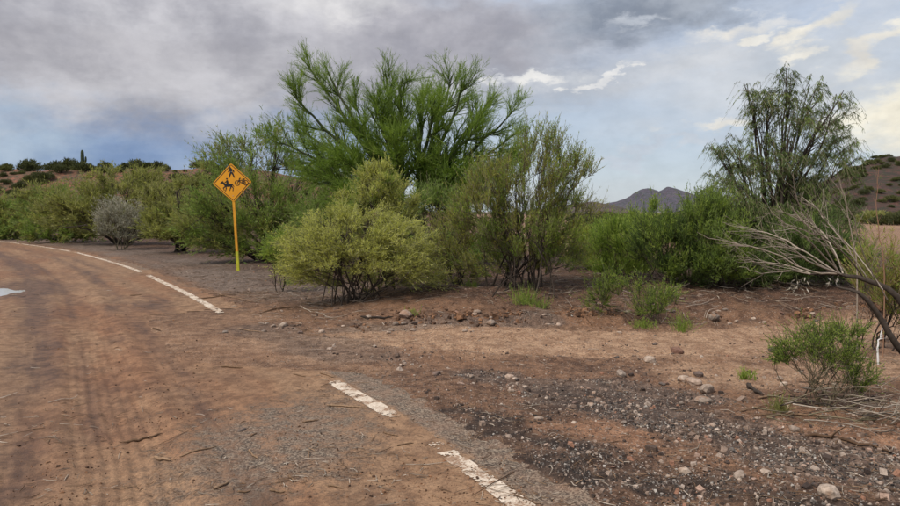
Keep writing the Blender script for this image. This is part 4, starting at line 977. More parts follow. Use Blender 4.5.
# ------------------------------------------------------------------ the sign
def sign():
    m_or = plain_mat('sign_orange', srgb(228, 156, 20), 0.45, 0.5, 0.10, 4.0); m_bk = plain_mat('sign_black', (0.012, 0.011, 0.010), 0.5)
    m_po = plain_mat('post_yellow', srgb(222, 160, 38), 0.5, 0.4, col2=srgb(196, 132, 34), sc=4.0); m_lo = plain_mat('post_lime', srgb(186, 186, 44), 0.5, 0.4, col2=srgb(164, 158, 48), sc=6.0)
    m_al = plain_mat('bolt_steel', (0.45, 0.45, 0.45), 0.4, metal=1.0)
    d = 18.3; X = (237.2 - 450) / FPX * d; Z = hz(X, d)
    o = tag(empty('warning_sign', (X, d, Z)), 'orange diamond warning sign with walker, rider and bicycle on a yellow post', 'sign')
    o.rotation_euler = (0, R(-2.6), R(2))
    import bmesh
    def prism(poly, y0, y1):                       # outline in x, z; y0 the front
        bm = bmesh.new(); f = [bm.verts.new((x, y0, z)) for x, z in poly]; k = [bm.verts.new((x, y1, z)) for x, z in poly]
        n = len(poly)
        bm.faces.new(f); bm.faces.new(k[::-1])
        for i in range(n): bm.faces.new((f[i], k[i], k[(i + 1) % n], f[(i + 1) % n]))
        bmesh.ops.recalc_face_normals(bm, faces=bm.faces); return bm
    def put(name, bms, mat, parent=o):
        me = bpy.data.meshes.new(name); bm = bmesh.new()
        for b in bms:
            t = bpy.data.meshes.new('t'); b.to_mesh(t); bm.from_mesh(t); bpy.data.meshes.remove(t)
        bm.to_mesh(me); me.materials.append(mat); return link(name, me, parent)
    H = 0.54; cz = 1.90 + H
    def diamond(h, rc):
        out = []
        for k in range(4):
            a = math.pi / 2 * k; cx, cz_ = (h - rc * 1.4142) * math.cos(a), (h - rc * 1.4142) * math.sin(a)
            for q in range(5):
                b = a - math.pi / 4 + q * math.pi / 8; out.append((cx + rc * math.cos(b), cz + cz_ + rc * math.sin(b)))
        return out
    # square-tube post in two lengths
    def tubebox(w, z0, z1, y): return prism([(-w, z0), (w, z0), (w, z1), (-w, z1)], y - w, y + w)
    put('post', [tubebox(0.032, 0.50, cz + 0.42, 0.04)], m_po); put('lower_post', [tubebox(0.038, -0.15, 0.54, 0.04)], m_lo)
    pan = put('panel', [prism(diamond(H, 0.045), 0.0, 0.004)], m_or)
    # black border as four bars just inside the edge
    bars = []
    e = H - 0.035; w = 0.018
    for k in range(4):
        a = math.pi / 2 * k; b = a + math.pi / 2
        p = np.array([math.cos(a), math.sin(a)]) * e; q = np.array([math.cos(b), math.sin(b)]) * e; nn = -(p + q) / np.linalg.norm(p + q)
        t = (q - p) / np.linalg.norm(q - p)
        P = [p + t * 0.012, q - t * 0.012, q + nn * w - t * (w + .012), p + nn * w + t * (w + .012)]
        bars.append(prism([(v[0], v[1] + cz) for v in P], -0.0022 - 0.0002 * k, -0.0002))
    put('border', bars, m_bk, pan)
    lay = [0]
    def cap(a, b, r0, r1=None):
        r1 = r1 or r0; lay[0] += 1
        ax, ay = a; bx, by = b; an = math.atan2(by - ay, bx - ax); P = []
        for q in range(7): t = an + math.pi / 2 + q * math.pi / 6; P.append((ax + r0 * math.cos(t), ay + r0 * math.sin(t)))
        for q in range(7): t = an - math.pi / 2 + q * math.pi / 6; P.append((bx + r1 * math.cos(t), by + r1 * math.sin(t)))
        return P
    def glyph(name, polys, cx, cz_, k):
        bms = []
        for i, P in enumerate(polys):
            bms.append(prism([(cx + x * k, cz_ + z * k) for x, z in P], -0.0022 - 0.00012 * i, -0.0003))
        put(name, bms, m_bk, pan)
    def circ(cx, cy, r, n=16): return [(cx + r * math.cos(2 * math.pi * i / n), cy + r * math.sin(2 * math.pi * i / n)) for i in range(n)]
    def ringp(cx, cy, r, w, n=20):
        return [[(cx + rr * math.cos(a), cy + rr * math.sin(a)) for rr, a in ((r, 2 * math.pi * i / n), (r, 2 * math.pi * (i + 1) / n), (r - w, 2 * math.pi * (i + 1) / n), (r - w, 2 * math.pi * i / n))] for i in range(n)]
    # walker
    glyph('walker_symbol', [circ(-0.14, 0.88, 0.16), cap((-0.05, 0.60), (0.02, 0.12), 0.25, 0.20), cap((-0.04, 0.10), (-0.22, -0.35), 0.15), cap((-0.22, -0.35), (-0.42, -0.82), 0.12), cap((0.08, 0.10), (0.30, -0.30), 0.15), cap((0.30, -0.30), (0.48, -0.80), 0.12), cap((-0.14, 0.58), (-0.44, 0.20), 0.11), cap((0.12, 0.58), (0.42, 0.36), 0.11), cap((0.42, 0.36), (0.46, 0.10), 0.10)], -0.01, cz + 0.275, 0.155)
    # bicycle
    bike = ringp(-0.62, -0.2, 0.40, 0.10) + ringp(0.62, -0.2, 0.40, 0.10) + [cap((-0.62, -0.2), (-0.30, 0.32), 0.045), cap((-0.36, 0.2), (0.30, 0.2), 0.045), cap((-0.36, 0.2), (0.0, -0.22), 0.045), cap((0.0, -0.22), (0.34, 0.32), 0.045), cap((0.0, -0.22), (0.62, -0.2), 0.045), cap((0.30, 0.2), (0.62, -0.2), 0.045), cap((0.20, 0.36), (0.48, 0.38), 0.065), cap((-0.30, 0.32), (-0.28, 0.48), 0.045), cap((-0.28, 0.48), (-0.10, 0.50), 0.05)]
    glyph('bicycle_symbol', bike, 0.255, cz + 0.02, 0.185)
    # rider on a horse, heading left
    body = [(-0.42, 0.12), (-0.2, 0.18), (0.3, 0.14), (0.56, 0.12), (0.62, -0.1), (0.5, -0.26), (0.1, -0.28), (-0.3, -0.26), (-0.46, -0.12)]
    neck = [(-0.46, -0.1), (-0.70, 0.22), (-0.98, 0.16), (-1.02, 0.28), (-0.74, 0.50), (-0.62, 0.58), (-0.60, 0.48), (-0.40, 0.24), (-0.26, 0.12)]
    horse = [body, neck, cap((-0.34, -0.2), (-0.62, -0.42), 0.07), cap((-0.62, -0.42), (-0.52, -0.72), 0.05), cap((-0.26, -0.22), (-0.24, -0.52), 0.07), cap((-0.24, -0.52), (-0.36, -0.84), 0.05), cap((0.48, -0.2), (0.34, -0.5), 0.08), cap((0.34, -0.5), (0.20, -0.80), 0.05), cap((0.54, -0.18), (0.72, -0.48), 0.07), cap((0.72, -0.48), (0.66, -0.84), 0.05), cap((0.60, 0.08), (0.84, -0.30), 0.06, 0.04),
             cap((-0.02, 0.2), (-0.04, 0.52), 0.15, 0.14), circ(-0.06, 0.84, 0.12), cap((-0.06, 0.18), (-0.18, -0.14), 0.08), cap((-0.10, 0.52), (-0.38, 0.32), 0.05)]
    glyph('horse_rider_symbol', horse, -0.125, cz - 0.055, 0.20)
    for dz in (0.30, -0.36):
        put('bolt', [prism(circ(0, cz + dz, 0.012, 8), -0.006, -0.0005)], m_al, pan)


sign()

# ------------------------------------------------------------------ stones, sticks and litter
def blob_mesh(name, seed, mat, flat=0.6, n=2, rough=0.25):
    import bmesh
    rng = np.random.default_rng(seed); bm = bmesh.new(); bmesh.ops.create_icosphere(bm, subdivisions=n, radius=1.0)
    V = np.array([v.co for v in bm.verts]); F = np.array([[v.index for v in f.verts] for f in bm.faces]); bm.free()
    dirs = nrm(rng.normal(size=(9, 3))); lim = rng.uniform(0.55, 0.95, 9)
    for d, l in zip(dirs, lim):                     # chop flat facets
        h = V @ d; V = V - np.where(h > l, (h - l) * 0.9, 0)[:, None] * d
    V = V * (1 + rough * 0.25 * rng.normal(size=(len(V), 1))) * np.array([1.0, rng.uniform(0.6, 0.9), flat])
    r = rng.uniform(0, 1)
    me = mesh_np(name, V, F, [mat], attrs={'tint': np.full((len(V), 3), 0.5)})
    return me


def obj_tint_mat(name, stops, rough=0.9, sc=30.0):
    """stone colour from each stone's own random number"""
    m, T = material(name)
    rnd = T.n('ShaderNodeObjectInfo').outputs['Random']; pos = T.n('ShaderNodeNewGeometry').outputs['Position']
    rp = T.n('ShaderNodeValToRGB', None, i0=rnd); cr = rp.color_ramp
    while len(cr.elements) < len(stops): cr.elements.new(0.5)
    for e, (p, c) in zip(cr.elements, stops): e.position = p; e.color = c4(c)
    n = T.noise(pos, sc, 6, 0.7); n2 = T.noise(pos, sc * 0.3, 3, 0.6)
    c = T.mix(0.7, rp.outputs[0], T.mix(T.ramp(n, 0.38, 0.62), (0.6, 0.58, 0.55), (1.25, 1.25, 1.25)), 'MULTIPLY')
    c = T.mix(T.ramp(n2, 0.50, 0.66, 0, 0.6), c, srgb(138, 104, 80))
    finish(T, c, rough, n, 0.6, 0.008); return m


M['rock'] = obj_tint_mat('pale_stone', [(0.0, srgb(120, 108, 98)), (0.35, srgb(146, 129, 115)), (0.7, srgb(170, 152, 136)), (1.0, srgb(128, 98, 84))])
M['rock_dark'] = obj_tint_mat('dark_stone', [(0.0, srgb(66, 58, 54)), (0.5, srgb(98, 88, 82)), (1.0, srgb(112, 84, 72))])
ROCKS = [blob_mesh('rock', 400 + i, M['rock'], 0.45 + 0.07 * (i % 4)) for i in range(7)]
DROCKS = [blob_mesh('rock', 420 + i, M['rock_dark'], 0.42 + 0.08 * (i % 3)) for i in range(4)]


def rock(px, py, wpx, label, dark=False, group=None, seed=0, flat=1.0, xy=None):
    rng = np.random.default_rng(900 + seed)
    g = xy or gp(px, py); z = hz(*g); w = wpx / FPX * g[1] / 2 * 1.12
    o = link('rock', (DROCKS if dark else ROCKS)[rng.integers(4 if dark else 7)], None, (g[0], g[1], z + w * 0.24 * flat))
    o.scale = (w, w, w * flat); o.rotation_euler = (rng.uniform(-0.2, 0.2), rng.uniform(-0.2, 0.2), rng.uniform(0, 6.28))
    tag(o, label, 'rock', group)


for i, (px, py, w, lab, dk) in enumerate([
        (712, 389, 24, 'largest pale rounded rock lying in the wash, lower right of centre', 0), (698, 382, 20, 'pale rock against the upper left side of the largest rock', 0),
        (686, 379, 14, 'flat pinkish stone two stones left of the largest rock', 0), (708, 401, 18, 'flat light grey stone just below the largest rock', 0),
        (702, 373, 13, 'small dark stone just above the largest rock', 1), (541, 423, 11, 'single pale rounded stone on dark gravel near the white line', 0),
        (623, 375, 16, 'flat grey stone on the sand right of centre', 0), (652, 361, 12, 'light grey stone on the sandy track below the low bush', 0),
        (680, 349, 14, 'dark brown lump on the sandy track, upper right', 1), (778, 348, 15, 'dark flat stone left of the leafy bush top', 1),
        (746, 480, 16, 'pale grey stone in gravel near the bottom right', 0), (772, 478, 12, 'pinkish stone right of the grey stone in the bottom right gravel', 0),
        (838, 502, 24, 'pale flat slab cut by the bottom picture edge at the right', 0), (690, 475, 14, 'bluish grey flat stone in the gravel, bottom centre right', 0),
        (800, 431, 12, 'grey stone on red soil below the leafy bush', 0), (492, 325, 11, 'pale stone on the stony strip below the many-stemmed shrub', 0),
        (478, 319, 9, 'white stone at the upper end of the stony strip', 0), (405, 322, 15, 'tan stone at the left end of the stony strip', 0),
        (510, 378, 10, 'tan stone beside the wheel ruts in the centre', 0), (282, 326, 10, 'small tan stone on dirt left of the pale bush', 0),
        (716, 318, 12, 'grey stone on the bank edge right of the green weed', 0), (700, 321, 10, 'dark stone on the bank edge beside the green weed', 1),
        (672, 316, 10, 'dark stone on the bank edge left of the green weed', 1), (784, 378, 9, 'pale stone on the sand just left of the leafy bush', 0),
        (888, 338, 14, 'grey slab on the sand at the far right edge', 0), (858, 346, 15, 'pale grey slab on the sand behind the leafy bush', 0),
        (436, 377, 10, 'dark stone at the road edge in the centre', 1), (238, 436, 9, 'black lump on the muddy road, left of the white dash', 1)]):
    rock(px, py, w, lab, bool(dk), None, i, 1.0)
rng = np.random.default_rng(77); cnt = 0
while cnt < 90:
    px, py = rng.uniform(380, 895), rng.uniform(322, 500)
    g = gp(px, py); a = np.array([g[0]]), np.array([g[1]])
    s_, _, sa, re_, da, gr, sh, li = zones(*a)
    if s_[0] < 0.6 or rng.uniform() > 0.25 + gr[0] + 0.5 * da[0] - 0.15 * sa[0]: continue
    rock(px, py, rng.uniform(3.5, 8.0), 'small loose stone scattered in the gravel of the wash', rng.uniform() < 0.25, 'small stones scattered over the wash', 100 + cnt, 0.9); cnt += 1
cnt = 0
while cnt < 50:                                      # stones on the bank and under the pale bush
    if rng.uniform() < 0.6: g = (rng.uniform(-3.2, 1.6), rng.uniform(8.6, 9.9))
    else: g = (rng.uniform(2.5, 6.5), rng.uniform(9.5, 10.6))
    rock(0, 0, rng.uniform(4, 8), 'small stone along the foot of the bank below the shrubs', rng.uniform() < 0.3, 'small stones along the bank', 300 + cnt, 0.9, g); cnt += 1


def gravel(name, label, n, sampler, size, mat, seed, jit=0.28, flat=0.65):
    rng = np.random.default_rng(seed); x, y = sampler(rng, n); n = len(x)
    sz = np.exp(rng.normal(math.log(size), 0.42, n))
    cube = np.array([[-1, -1, -1], [1, -1, -1], [1, 1, -1], [-1, 1, -1], [-1, -1, 1], [1, -1, 1], [1, 1, 1], [-1, 1, 1]], float) * 0.62
    fc = np.array([[0, 3, 2, 1], [4, 5, 6, 7], [0, 1, 5, 4], [1, 2, 6, 5], [2, 3, 7, 6], [3, 0, 4, 7]])
    V = cube[None] * (1 + rng.uniform(-jit, jit, (n, 8, 3))); V[:, 4:, :2] *= rng.uniform(0.5, 0.9, (n, 1, 1))
    V *= np.stack([rng.uniform(0.7, 1.3, n), rng.uniform(0.6, 1.0, n), np.full(n, flat)], 1)[:, None]
    a = rng.uniform(0, 6.283, n); ca, sa = np.cos(a)[:, None], np.sin(a)[:, None]
    tl = rng.uniform(-0.45, 0.45, n)[:, None]
    X, Z = V[..., 0] * np.cos(tl) - V[..., 2] * np.sin(tl), V[..., 0] * np.sin(tl) + V[..., 2] * np.cos(tl)
    W = np.stack([X * ca - V[..., 1] * sa, X * sa + V[..., 1] * ca, Z], -1) * sz[:, None, None]
    s, _ = road_s(x, y)
    z = height(x, y) + np.where(s < 0.3, 0.007, 0.0)
    W += np.stack([x, y, z + sz * flat * 0.22], 1)[:, None]
    F = (np.arange(n) * 8)[:, None, None] + fc[None]
    r = rng.uniform(0, 1, n); t = np.repeat(np.stack([r, r, r], 1), 8, 0)
    o = link(name, mesh_np(name, W.reshape(-1, 3), F.reshape(-1, 4), [mat], attrs={'tint': t})); tag(o, label, kind='stuff')


def cand(rng, n, px=(180, 905), py=(262, 520)):
    """points thinning out with distance"""
    u = rng.uniform(px[0], px[1], n); v = rng.uniform(py[0] - HORIZON, py[1] - HORIZON, n); d = EYE * FPX / v
    return (u - 450) / FPX * d, d


def pick_dark(rng, n):
    x, y = cand(rng, n * 6, (380, 1000), (300, 560)); s, _, sa, re_, da, gr, sh, li = zones(x, y)
    cl = sstep(0.40, 0.62, fbm(x * 3.1, y * 3.1, 4, 93)); w = np.clip((0.9 * gr + 0.35 * da) * (0.15 + 0.85 * cl) + 0.02, 0, 1) * (s > 0.42) * (1 - 0.6 * re_); k = rng.uniform(0, 1, len(x)) < w
    return x[k][:n], y[k][:n]


def pick_all(rng, n):
    x, y = cand(rng, n * 5, (150, 1000), (262, 560)); s, _, sa, re_, da, gr, sh, li = zones(x, y)
    w = np.clip(0.30 + 0.35 * gr + 0.3 * li + 0.3 * sh - 0.16 * sa, 0.05, 1) * (s > 0.40); k = rng.uniform(0, 1, len(x)) < w
    return x[k][:n], y[k][:n]


def pick_road(rng, n):
    x, y = cand(rng, n * 4, (-60, 620), (262, 560)); s, _ = road_s(x, y)
    w = (s < 0.4) * (s > -6) * (0.12 + 0.9 * sstep(0.5, 0.66, fbm(x * 1.3, y * 1.3, 4, 91))); k = rng.uniform(0, 1, len(x)) < w
    return x[k][:n], y[k][:n]


gravel('gravel', 'dark grey gravel washed along the road edge', 13000, pick_dark, 0.0068, M['dgravel'], 501)
gravel('gravel', 'mixed pebbles strewn over the dirt of the wash and bank', 9000, pick_all, 0.0085, M['stone'], 502)
gravel('gravel', 'coarser pebbles strewn over the wash', 2200, pick_all, 0.018, M['stone'], 503)
gravel('mud_crumbs', 'crumbs of dried mud on the road', 2500, pick_road, 0.0052, M['clod'], 504)


def pick_bank(rng, n):
    x = rng.uniform(-1.5, 8, n * 4); lip = 9.45 + 0.10 * x + 0.35 * (fbm(x * 0.8, x * 0 + 2.8, 3, 31) - 0.5) + 0.5 * sstep(5, 9, x); y = lip + rng.normal(0.15, 0.22, len(x))
    k = rng.uniform(0, 1, len(x)) < sstep(0.42, 0.62, fbm(x * 2.2, y * 2.2, 3, 94)); return x[k][:n], y[k][:n]


gravel('dirt_clods', 'dark crumbly dirt clods along the eroded foot of the bank', 900, pick_bank, 0.026, M['clod'], 505)


def stick(x0, y0, x1, y1, r, label, mat='bark', group=None, seed=0, fork=False):
    rng = np.random.default_rng(1500 + seed); a = np.array(gp(x0, y0)); b = np.array(gp(x1, y1)); K = 9
    t = np.linspace(0, 1, K)[:, None]; P = a + (b - a) * t; L = np.linalg.norm(b - a)
    nn = np.array([-(b - a)[1], (b - a)[0]]) / max(L, 1e-6)
    P = P + nn * (np.sin(t * 3.1) * rng.uniform(-0.06, 0.06) * L + rng.normal(0, 0.008 * L, (K, 1)))
    z = height(P[:, 0], P[:, 1]) + 0.006 + r * 0.8 + np.abs(rng.normal(0, 0.1 * r, K)); c = np.array([P[K // 2, 0], P[K // 2, 1], z[K // 2] - r])
    pts = np.concatenate([P, z[:, None]], 1) - c
    o = tag(empty('stick', tuple(c)), label, 'stick', group)
    rad = r * np.linspace(1.0, 0.55, K) * (1 + rng.normal(0, 0.12, K)); rad[0] *= 0.4; rad[-1] *= 0.4
    B = Bag(rng); B.tube(pts[None], rad[None], M[mat], 6); B.build('shaft', o, True)
    if fork:
        L2, r2, _ = sprout(rng, pts[None], rad[None], 2, (0.3, 0.85), (30, 55), (L * 0.15, L * 0.35), 4, 0, 0.05, (0.7, 0.4)); L2[..., 2] = np.maximum(L2[..., 2], 0.0)
        B = Bag(rng); B.tube(L2, r2, M[mat], 5); B.build('fork', o, True)


for i, (x0, y0, x1, y1, r, lab, mat, fk) in enumerate([
        (117, 445, 157, 438, 0.011, 'dark brown stick on the road, lower left', 'bark', 0), (174, 464, 213, 452, 0.007, 'pale curved stick on the road right of the dark one, lower left', 'dead', 0),
        (148, 462, 164, 467, 0.014, 'short thick chunk of wood left of the pale curved stick', 'bark', 0), (218, 370, 240, 371, 0.012, 'short brown stick on the road in the middle left', 'bark', 0),
        (325, 410, 366, 413, 0.010, 'forked tan stick lying against the near white dash', 'dead', 1), (300, 428, 317, 425, 0.008, 'small tan stick left below the forked stick', 'dead', 0),
        (245, 456, 254, 466, 0.009, 'small dark stick on bare asphalt, pointing at the viewer', 'bark', 0), (247, 443, 253, 440, 0.007, 'tiny pale stick just above the small dark stick', 'dead', 0),
        (208, 501, 224, 490, 0.009, 'brown stick near the bottom edge, left', 'bark', 0), (232, 502, 246, 500, 0.007, 'thin tan stick on the bottom edge beside the brown one', 'dead', 0),
        (265, 500, 281, 501, 0.009, 'dark stick on the bottom edge, left of centre', 'bark', 0), (285, 484, 292, 491, 0.008, 'short dark stick above the bottom edge', 'bark', 0),
        (325, 495, 340, 498, 0.008, 'pale chip stick near the bottom edge, centre left', 'dead', 0), (382, 438, 397, 442, 0.007, 'thin dark stick right of the near white dash', 'bark', 0),
        (396, 452, 413, 449, 0.006, 'thin tan stick left of the second white dash', 'dead', 0), (318, 376, 332, 381, 0.010, 'dark stick just above the near white dash', 'bark', 0),
        (291, 377, 304, 380, 0.007, 'thin stick left of the top of the near white dash', 'bark', 0), (360, 319, 393, 322, 0.022, 'dark rotten log piece on the dirt below the pale bush', 'bark', 0),
        (752, 384, 768, 396, 0.022, 'dark weathered wood chunk on the sand left of the leafy bush', 'bark', 0), (762, 398, 790, 391, 0.009, 'tan root beside the dark wood chunk', 'dead', 0),
        (765, 415, 830, 419, 0.010, 'brown branch on the soil under the leafy bush', 'bark', 1), (812, 438, 902, 455, 0.012, 'long tan branch on the red soil, lower right', 'dead', 1),
        (745, 412, 778, 404, 0.006, 'thin dark curved stick left of the leafy bush', 'bark', 0), (196, 300, 236, 296, 0.012, 'dark stick on the dirt just past the far white line', 'bark', 1),
        (205, 293, 250, 303, 0.010, 'brown branch on the dirt between sign and far white line', 'bark', 1), (262, 312, 300, 306, 0.012, 'dark branch on the ground left of the pale bush', 'bark', 1),
        (300, 305, 332, 318, 0.008, 'thin pale branch under the left side of the pale bush', 'dead', 1), (425, 308, 448, 272, 0.008, 'pale bare branch leaning at the pale bush right side', 'dead', 0),
        (236, 330, 262, 334, 0.010, 'dark stick on the dirt near the end of the far white line', 'bark', 0), (410, 306, 446, 296, 0.008, 'fallen grey branch in the shade between the two big shrubs', 'dead', 1),
        (556, 298, 604, 294, 0.009, 'pale fallen branch on the bank right of the many-stemmed shrub', 'dead', 1), (612, 302, 640, 299, 0.008, 'short fallen branch on the bank behind the small feathery bush', 'bark', 0),
        (150, 330, 158, 333, 0.012, 'dark chip on the muddy road, upper left', 'bark', 0), (128, 297, 140, 296, 0.012, 'dark chip on the muddy road near the bend', 'bark', 0)]):
    stick(x0, y0, x1, y1, r, lab, 'stick' if (mat == 'bark' or y0 > 330) and r < 0.02 else mat, None, i, bool(fk))


def twig_litter():
    rng = np.random.default_rng(601); n = 7500
    x, y = cand(rng, n * 4, (-40, 960), (262, 540)); s, _, sa, re_, da, gr, sh, li = zones(x, y)
    near = sstep(1.6, 0.5, np.abs(s - 1.0)) * sstep(7, 9, y)
    w = np.where(s > 0.3, 0.12 + 0.6 * li + 0.7 * near - 0.08 * sa, 0.03 + 0.12 * sstep(0.52, 0.66, fbm(x, y, 4, 92)))
    k = rng.uniform(0, 1, len(x)) < w; x, y = x[k][:n], y[k][:n]; n = len(x); s = s[k][:n]
    L = np.exp(rng.normal(math.log(0.055), 0.6, n)) * (1 + 0.5 * sstep(8, 12, y)); a = rng.uniform(0, 6.283, n)
    h = np.stack([np.cos(a), np.sin(a)], 1) * L[:, None] / 2; bend = np.stack([-np.sin(a), np.cos(a)], 1) * (L * rng.uniform(-0.15, 0.15, n))[:, None]
    c = np.stack([x, y], 1); P = np.stack([c - h, c + bend, c + h], 1)
    z = height(P[..., 0].ravel(), P[..., 1].ravel()).reshape(n, 3) + np.where(s < 0.3, 0.010, 0.004)[:, None] + rng.uniform(0, 0.012, (n, 3))
    P = np.concatenate([P, z[..., None]], 2)
    r = rng.uniform(0.0012, 0.0038, n)[:, None] * np.array([[0.8, 1.0, 0.4]]) * (1 + 0.6 * sstep(8, 14, y))[:, None]
    B = Bag(rng); dk = rng.uniform(0, 1, n) < 0.6
    B.tube(P[dk], r[dk], M['stick'], 3); B.tube(P[~dk], r[~dk], M['dead'], 3)
    o = B.build('twig_litter'); tag(o, 'fine twig litter scattered over road and dirt', kind='stuff')


def fallen_twigs():
    rng = np.random.default_rng(602); n = 900
    x = rng.uniform(-4.5, 7.5, n * 3); y = rng.uniform(8.8, 13.2, n * 3); s, _ = road_s(x, y)
    w = (s > 0.7) * (0.25 + 0.75 * sstep(0.45, 0.6, fbm(x * 0.9, y * 0.9, 3, 95))) * sstep(8.8, 10.2, y + 0.35 * np.clip(-x, 0, 3))
    k = rng.uniform(0, 1, len(x)) < w; x, y = x[k][:n], y[k][:n]; n = len(x)
    P = walk(rng, np.stack([x, y, np.zeros(n)], 1), nrm(np.stack([rng.normal(size=n), rng.normal(size=n) * 0.6, np.zeros(n)], 1)), np.exp(rng.normal(math.log(0.26), 0.5, n)), 5, 0, 0.16)
    z = height(P[..., 0].ravel(), P[..., 1].ravel()).reshape(n, 5)
    P[..., 2] = z + np.abs(P[..., 2]) * 0.5 + rng.uniform(0.004, 0.05, (n, 1))
    r = rng.uniform(0.002, 0.006, n)[:, None] * np.linspace(1, 0.35, 5)[None]
    B = Bag(rng); dk = rng.uniform(0, 1, n) < 0.5; B.tube(P[dk], r[dk], M['stick'], 3); B.tube(P[~dk], r[~dk], M['dead'], 3)
    tag(B.build('fallen_twigs'), 'tangle of fallen dry twigs on the soil under the shrubs', kind='stuff')


twig_litter(); fallen_twigs()

# ------------------------------------------------------------------ far bushes and the saguaro
def bush_mesh(name, seed, mat, w=1.0, h=0.8, n=420, leaf=0.16):
    rng = np.random.default_rng(seed); u = nrm(rng.normal(size=(n, 3))); u[:, 2] = np.abs(u[:, 2])
    c = nrm(rng.normal(size=(9, 3))) * 0.5; c[:, 2] = np.abs(c[:, 2]); k = rng.integers(0, 9, n)
    p = (c[k] + u * rng.uniform(0.2, 0.55, (n, 1))) * np.array([w, w, h * 1.05]); d = nrm(p + rng.normal(0, 0.3, (n, 3)) + np.array([0, 0, 0.4]))
    V, F, i = strips(rng, p, d, 3, (leaf, leaf * 2.0), (leaf * 0.28, leaf * 0.5), (10, 60), np.full(n, 0.18), 0.1)
    V[:, 2] = np.maximum(V[:, 2], -0.05)
    tint = np.repeat(np.stack([rng.uniform(0, 1, len(F)), (k / 9.0)[i], (k / 9.0)[i]], 1), 4, 0)
    B = Bag(rng); B.add(V, F, mat, tint)
    st = np.zeros((7, 3)); st[:, :2] = rng.normal(0, 0.08, (7, 2)); st[:, 2] = -0.1
    P = walk(rng, st, nrm(rng.normal(size=(7, 3)) * 0.5 + np.array([0, 0, 1])), np.full(7, h * 0.8), 4, 0.2, 0.1)
    return B, P


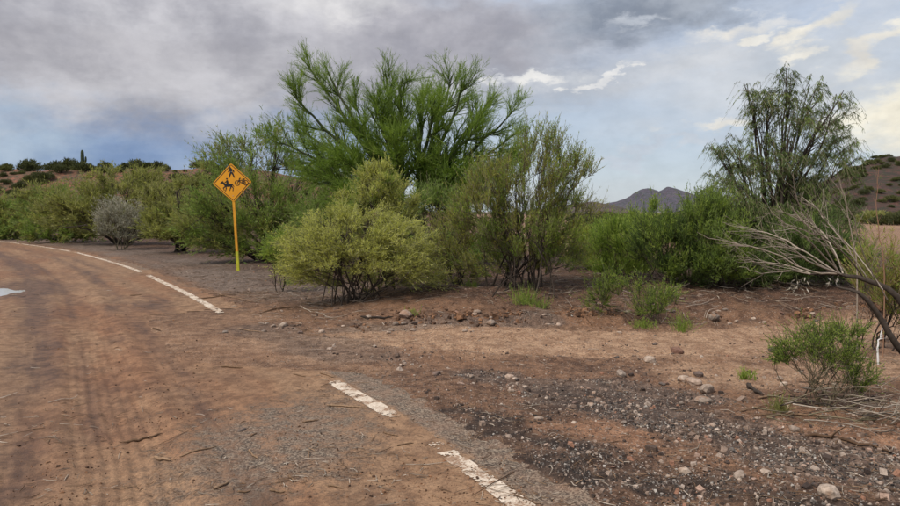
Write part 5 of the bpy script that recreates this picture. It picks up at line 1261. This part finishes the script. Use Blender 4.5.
def far_bushes():
    kinds = []
    for i, mt in enumerate(('ho_leaf', 'hd_leaf', 'hd_leaf', 'ho_leaf', 'ol_leaf')):
        B, P = bush_mesh('foliage', 700 + i, M[mt]); fol = mesh_np('foliage', np.concatenate(B.V), np.concatenate(B.F), B.mats, np.concatenate(B.mi), {'tint': np.concatenate(B.T)})
        S = Bag(np.random.default_rng(i)); S.tube(P, np.full((7, 4), 0.03), M['bark'], 3)
        stm = mesh_np('stems', np.concatenate(S.V), np.concatenate(S.F), S.mats, np.concatenate(S.mi), {'tint': np.concatenate(S.T)})
        kinds.append((fol, stm))
    rng = np.random.default_rng(71)
    def put(x, y, z, s, k, label, group, hs=1.0):
        o = tag(empty('desert_bush', (x, y, z), rng.uniform(0, 6.28)), label, 'bush', group); o.scale = (s, s, s * hs)
        link('foliage', kinds[k][0], o); link('stems', kinds[k][1], o)
    def word(k, sc): return ('small ' if sc < 0.7 else 'large ' if sc > 1.25 else '') + ('olive', 'dark green', 'dark green', 'olive')[k]
    n = 0
    while n < 95:                                     # on the left hill
        px = rng.uniform(-15, 215); y = rng.uniform(80, 116); x = (px - 450) / FPX * y
        z = float(hill_l(np.array([x]), np.array([y]))[0])
        if z < 3.5: continue
        sc = rng.choice([0.45, 0.7, 1.0, 1.5]) * rng.uniform(0.8, 1.2); k = rng.integers(0, 4)
        put(x, y, z - 0.1, sc, k, word(k, sc) + ' bush on the ' + ('upper' if z > 7 else 'lower') + ' slope of the reddish left hill', 'bushes on the left hill'); n += 1
    for px, y, s, lab in ((33, 112, 2.0, 'round dark bush on the left hill crest, left of the saguaro'), (57, 112, 1.7, 'dark bush on the crest between the round bush and the saguaro'), (70, 110, 1.9, 'bushy crown on the crest just left of the saguaro'), (140, 112, 1.8, 'dark bush on the crest right of the saguaro'), (158, 112, 1.5, 'small bush at the right end of the hill crest')):
        x = (px - 450) / FPX * y; put(x, y, float(hill_l(np.array([x]), np.array([y]))[0]) - 0.2, s, 1, lab, None, 1.1)
    n = 0
    while n < 85:                                     # on the right hill
        px = rng.uniform(835, 912); y = rng.uniform(108, 170); x = (px - 450) / FPX * y
        z = float(hill_r(np.array([x]), np.array([y]))[0])
        if z < 0.5: continue
        sc = rng.choice([0.6, 0.9, 1.3]) * rng.uniform(0.8, 1.2); k = rng.integers(0, 4)
        put(x, y, z - 0.15, sc, k, word(k, sc) + ' bush on the ' + ('crest' if z > 12 else 'slope' if z > 4 else 'foot') + ' of the dark red right hill', 'bushes on the right hill'); n += 1
    n = 0
    while n < 60:                                     # on the flats between
        px = rng.uniform(575, 735) if n < 42 else rng.uniform(845, 912); y = 1 / rng.uniform(1 / 120.0, 1 / 34.0); x = (px - 450) / FPX * y
        if px > 840 and y < 78: continue
        sc = rng.uniform(0.8, 1.5) * (0.7 + y / 150); k = rng.integers(0, 5)
        put(x, y, -0.05 + 0.25 * (y < 40), sc, k, ('yellowish' if k == 4 else word(k, sc)) + ' bush on the far flats ' + ('below the distant mountain' if px < 740 else 'at the foot of the right hill'), 'bushes on the far flats'); n += 1
    for i in range(22):                               # behind the left row
        px = rng.uniform(-20, 420); y = rng.uniform(44, 72); x = (px - 450) / FPX * y
        if road_s(np.array([x]), np.array([y]))[0][0] < 3: continue
        put(x, y, -0.05, rng.uniform(1.2, 2.2), rng.integers(0, 4), 'green bush between the roadside mesquites and the left hill', 'bushes behind the roadside mesquites')


far_bushes()


def saguaro():
    m = plain_mat('saguaro_skin', (0.045, 0.060, 0.030), 0.8, 0.2, 0.4, 8.0)
    y = 112.0; x = (85 - 450) / FPX * y; z = float(hill_l(np.array([x]), np.array([y]))[0]) - 0.2
    o = tag(empty('saguaro_cactus', (x, y, z)), 'tall dark saguaro cactus on the crest of the left hill', 'cactus')
    def ribbed(P, r, ribs=12):
        P = np.asarray(P, float); K = len(P); sides = ribs * 2; a = np.linspace(0, 2 * math.pi, sides, endpoint=False); k = np.where(np.arange(sides) % 2, 0.84, 1.0)
        tan = nrm(np.gradient(P, axis=0)); u = nrm(np.cross(tan, np.array([0, 1.0, 0.01]))); v = np.cross(tan, u)
        V = P[:, None] + (r[:, None] * k[None])[..., None] * (np.cos(a)[None, :, None] * u[:, None] + np.sin(a)[None, :, None] * v[:, None])
        idx = np.arange(K * sides).reshape(K, sides); nx = np.roll(idx, -1, 1)
        return V.reshape(-1, 3), np.stack([idx[:-1], nx[:-1], nx[1:], idx[1:]], -1).reshape(-1, 4)
    rr = np.array([0.24, 0.28, 0.29, 0.28, 0.25, 0.18, 0.06])
    V, F = ribbed([(0, 0, t) for t in (0, 0.8, 1.6, 2.3, 2.9, 3.2, 3.32)], rr); link('column', mesh_np('column', V, F, [m], smooth=True), o)
    V, F = ribbed([(0.1, 0, 1.2), (0.35, 0, 1.2), (0.5, 0, 1.35), (0.55, 0, 1.7), (0.55, 0, 2.1), (0.55, 0, 2.22)], np.array([0.13, 0.15, 0.16, 0.16, 0.13, 0.04])); link('arm', mesh_np('arm', V, F, [m], smooth=True), o)


saguaro()
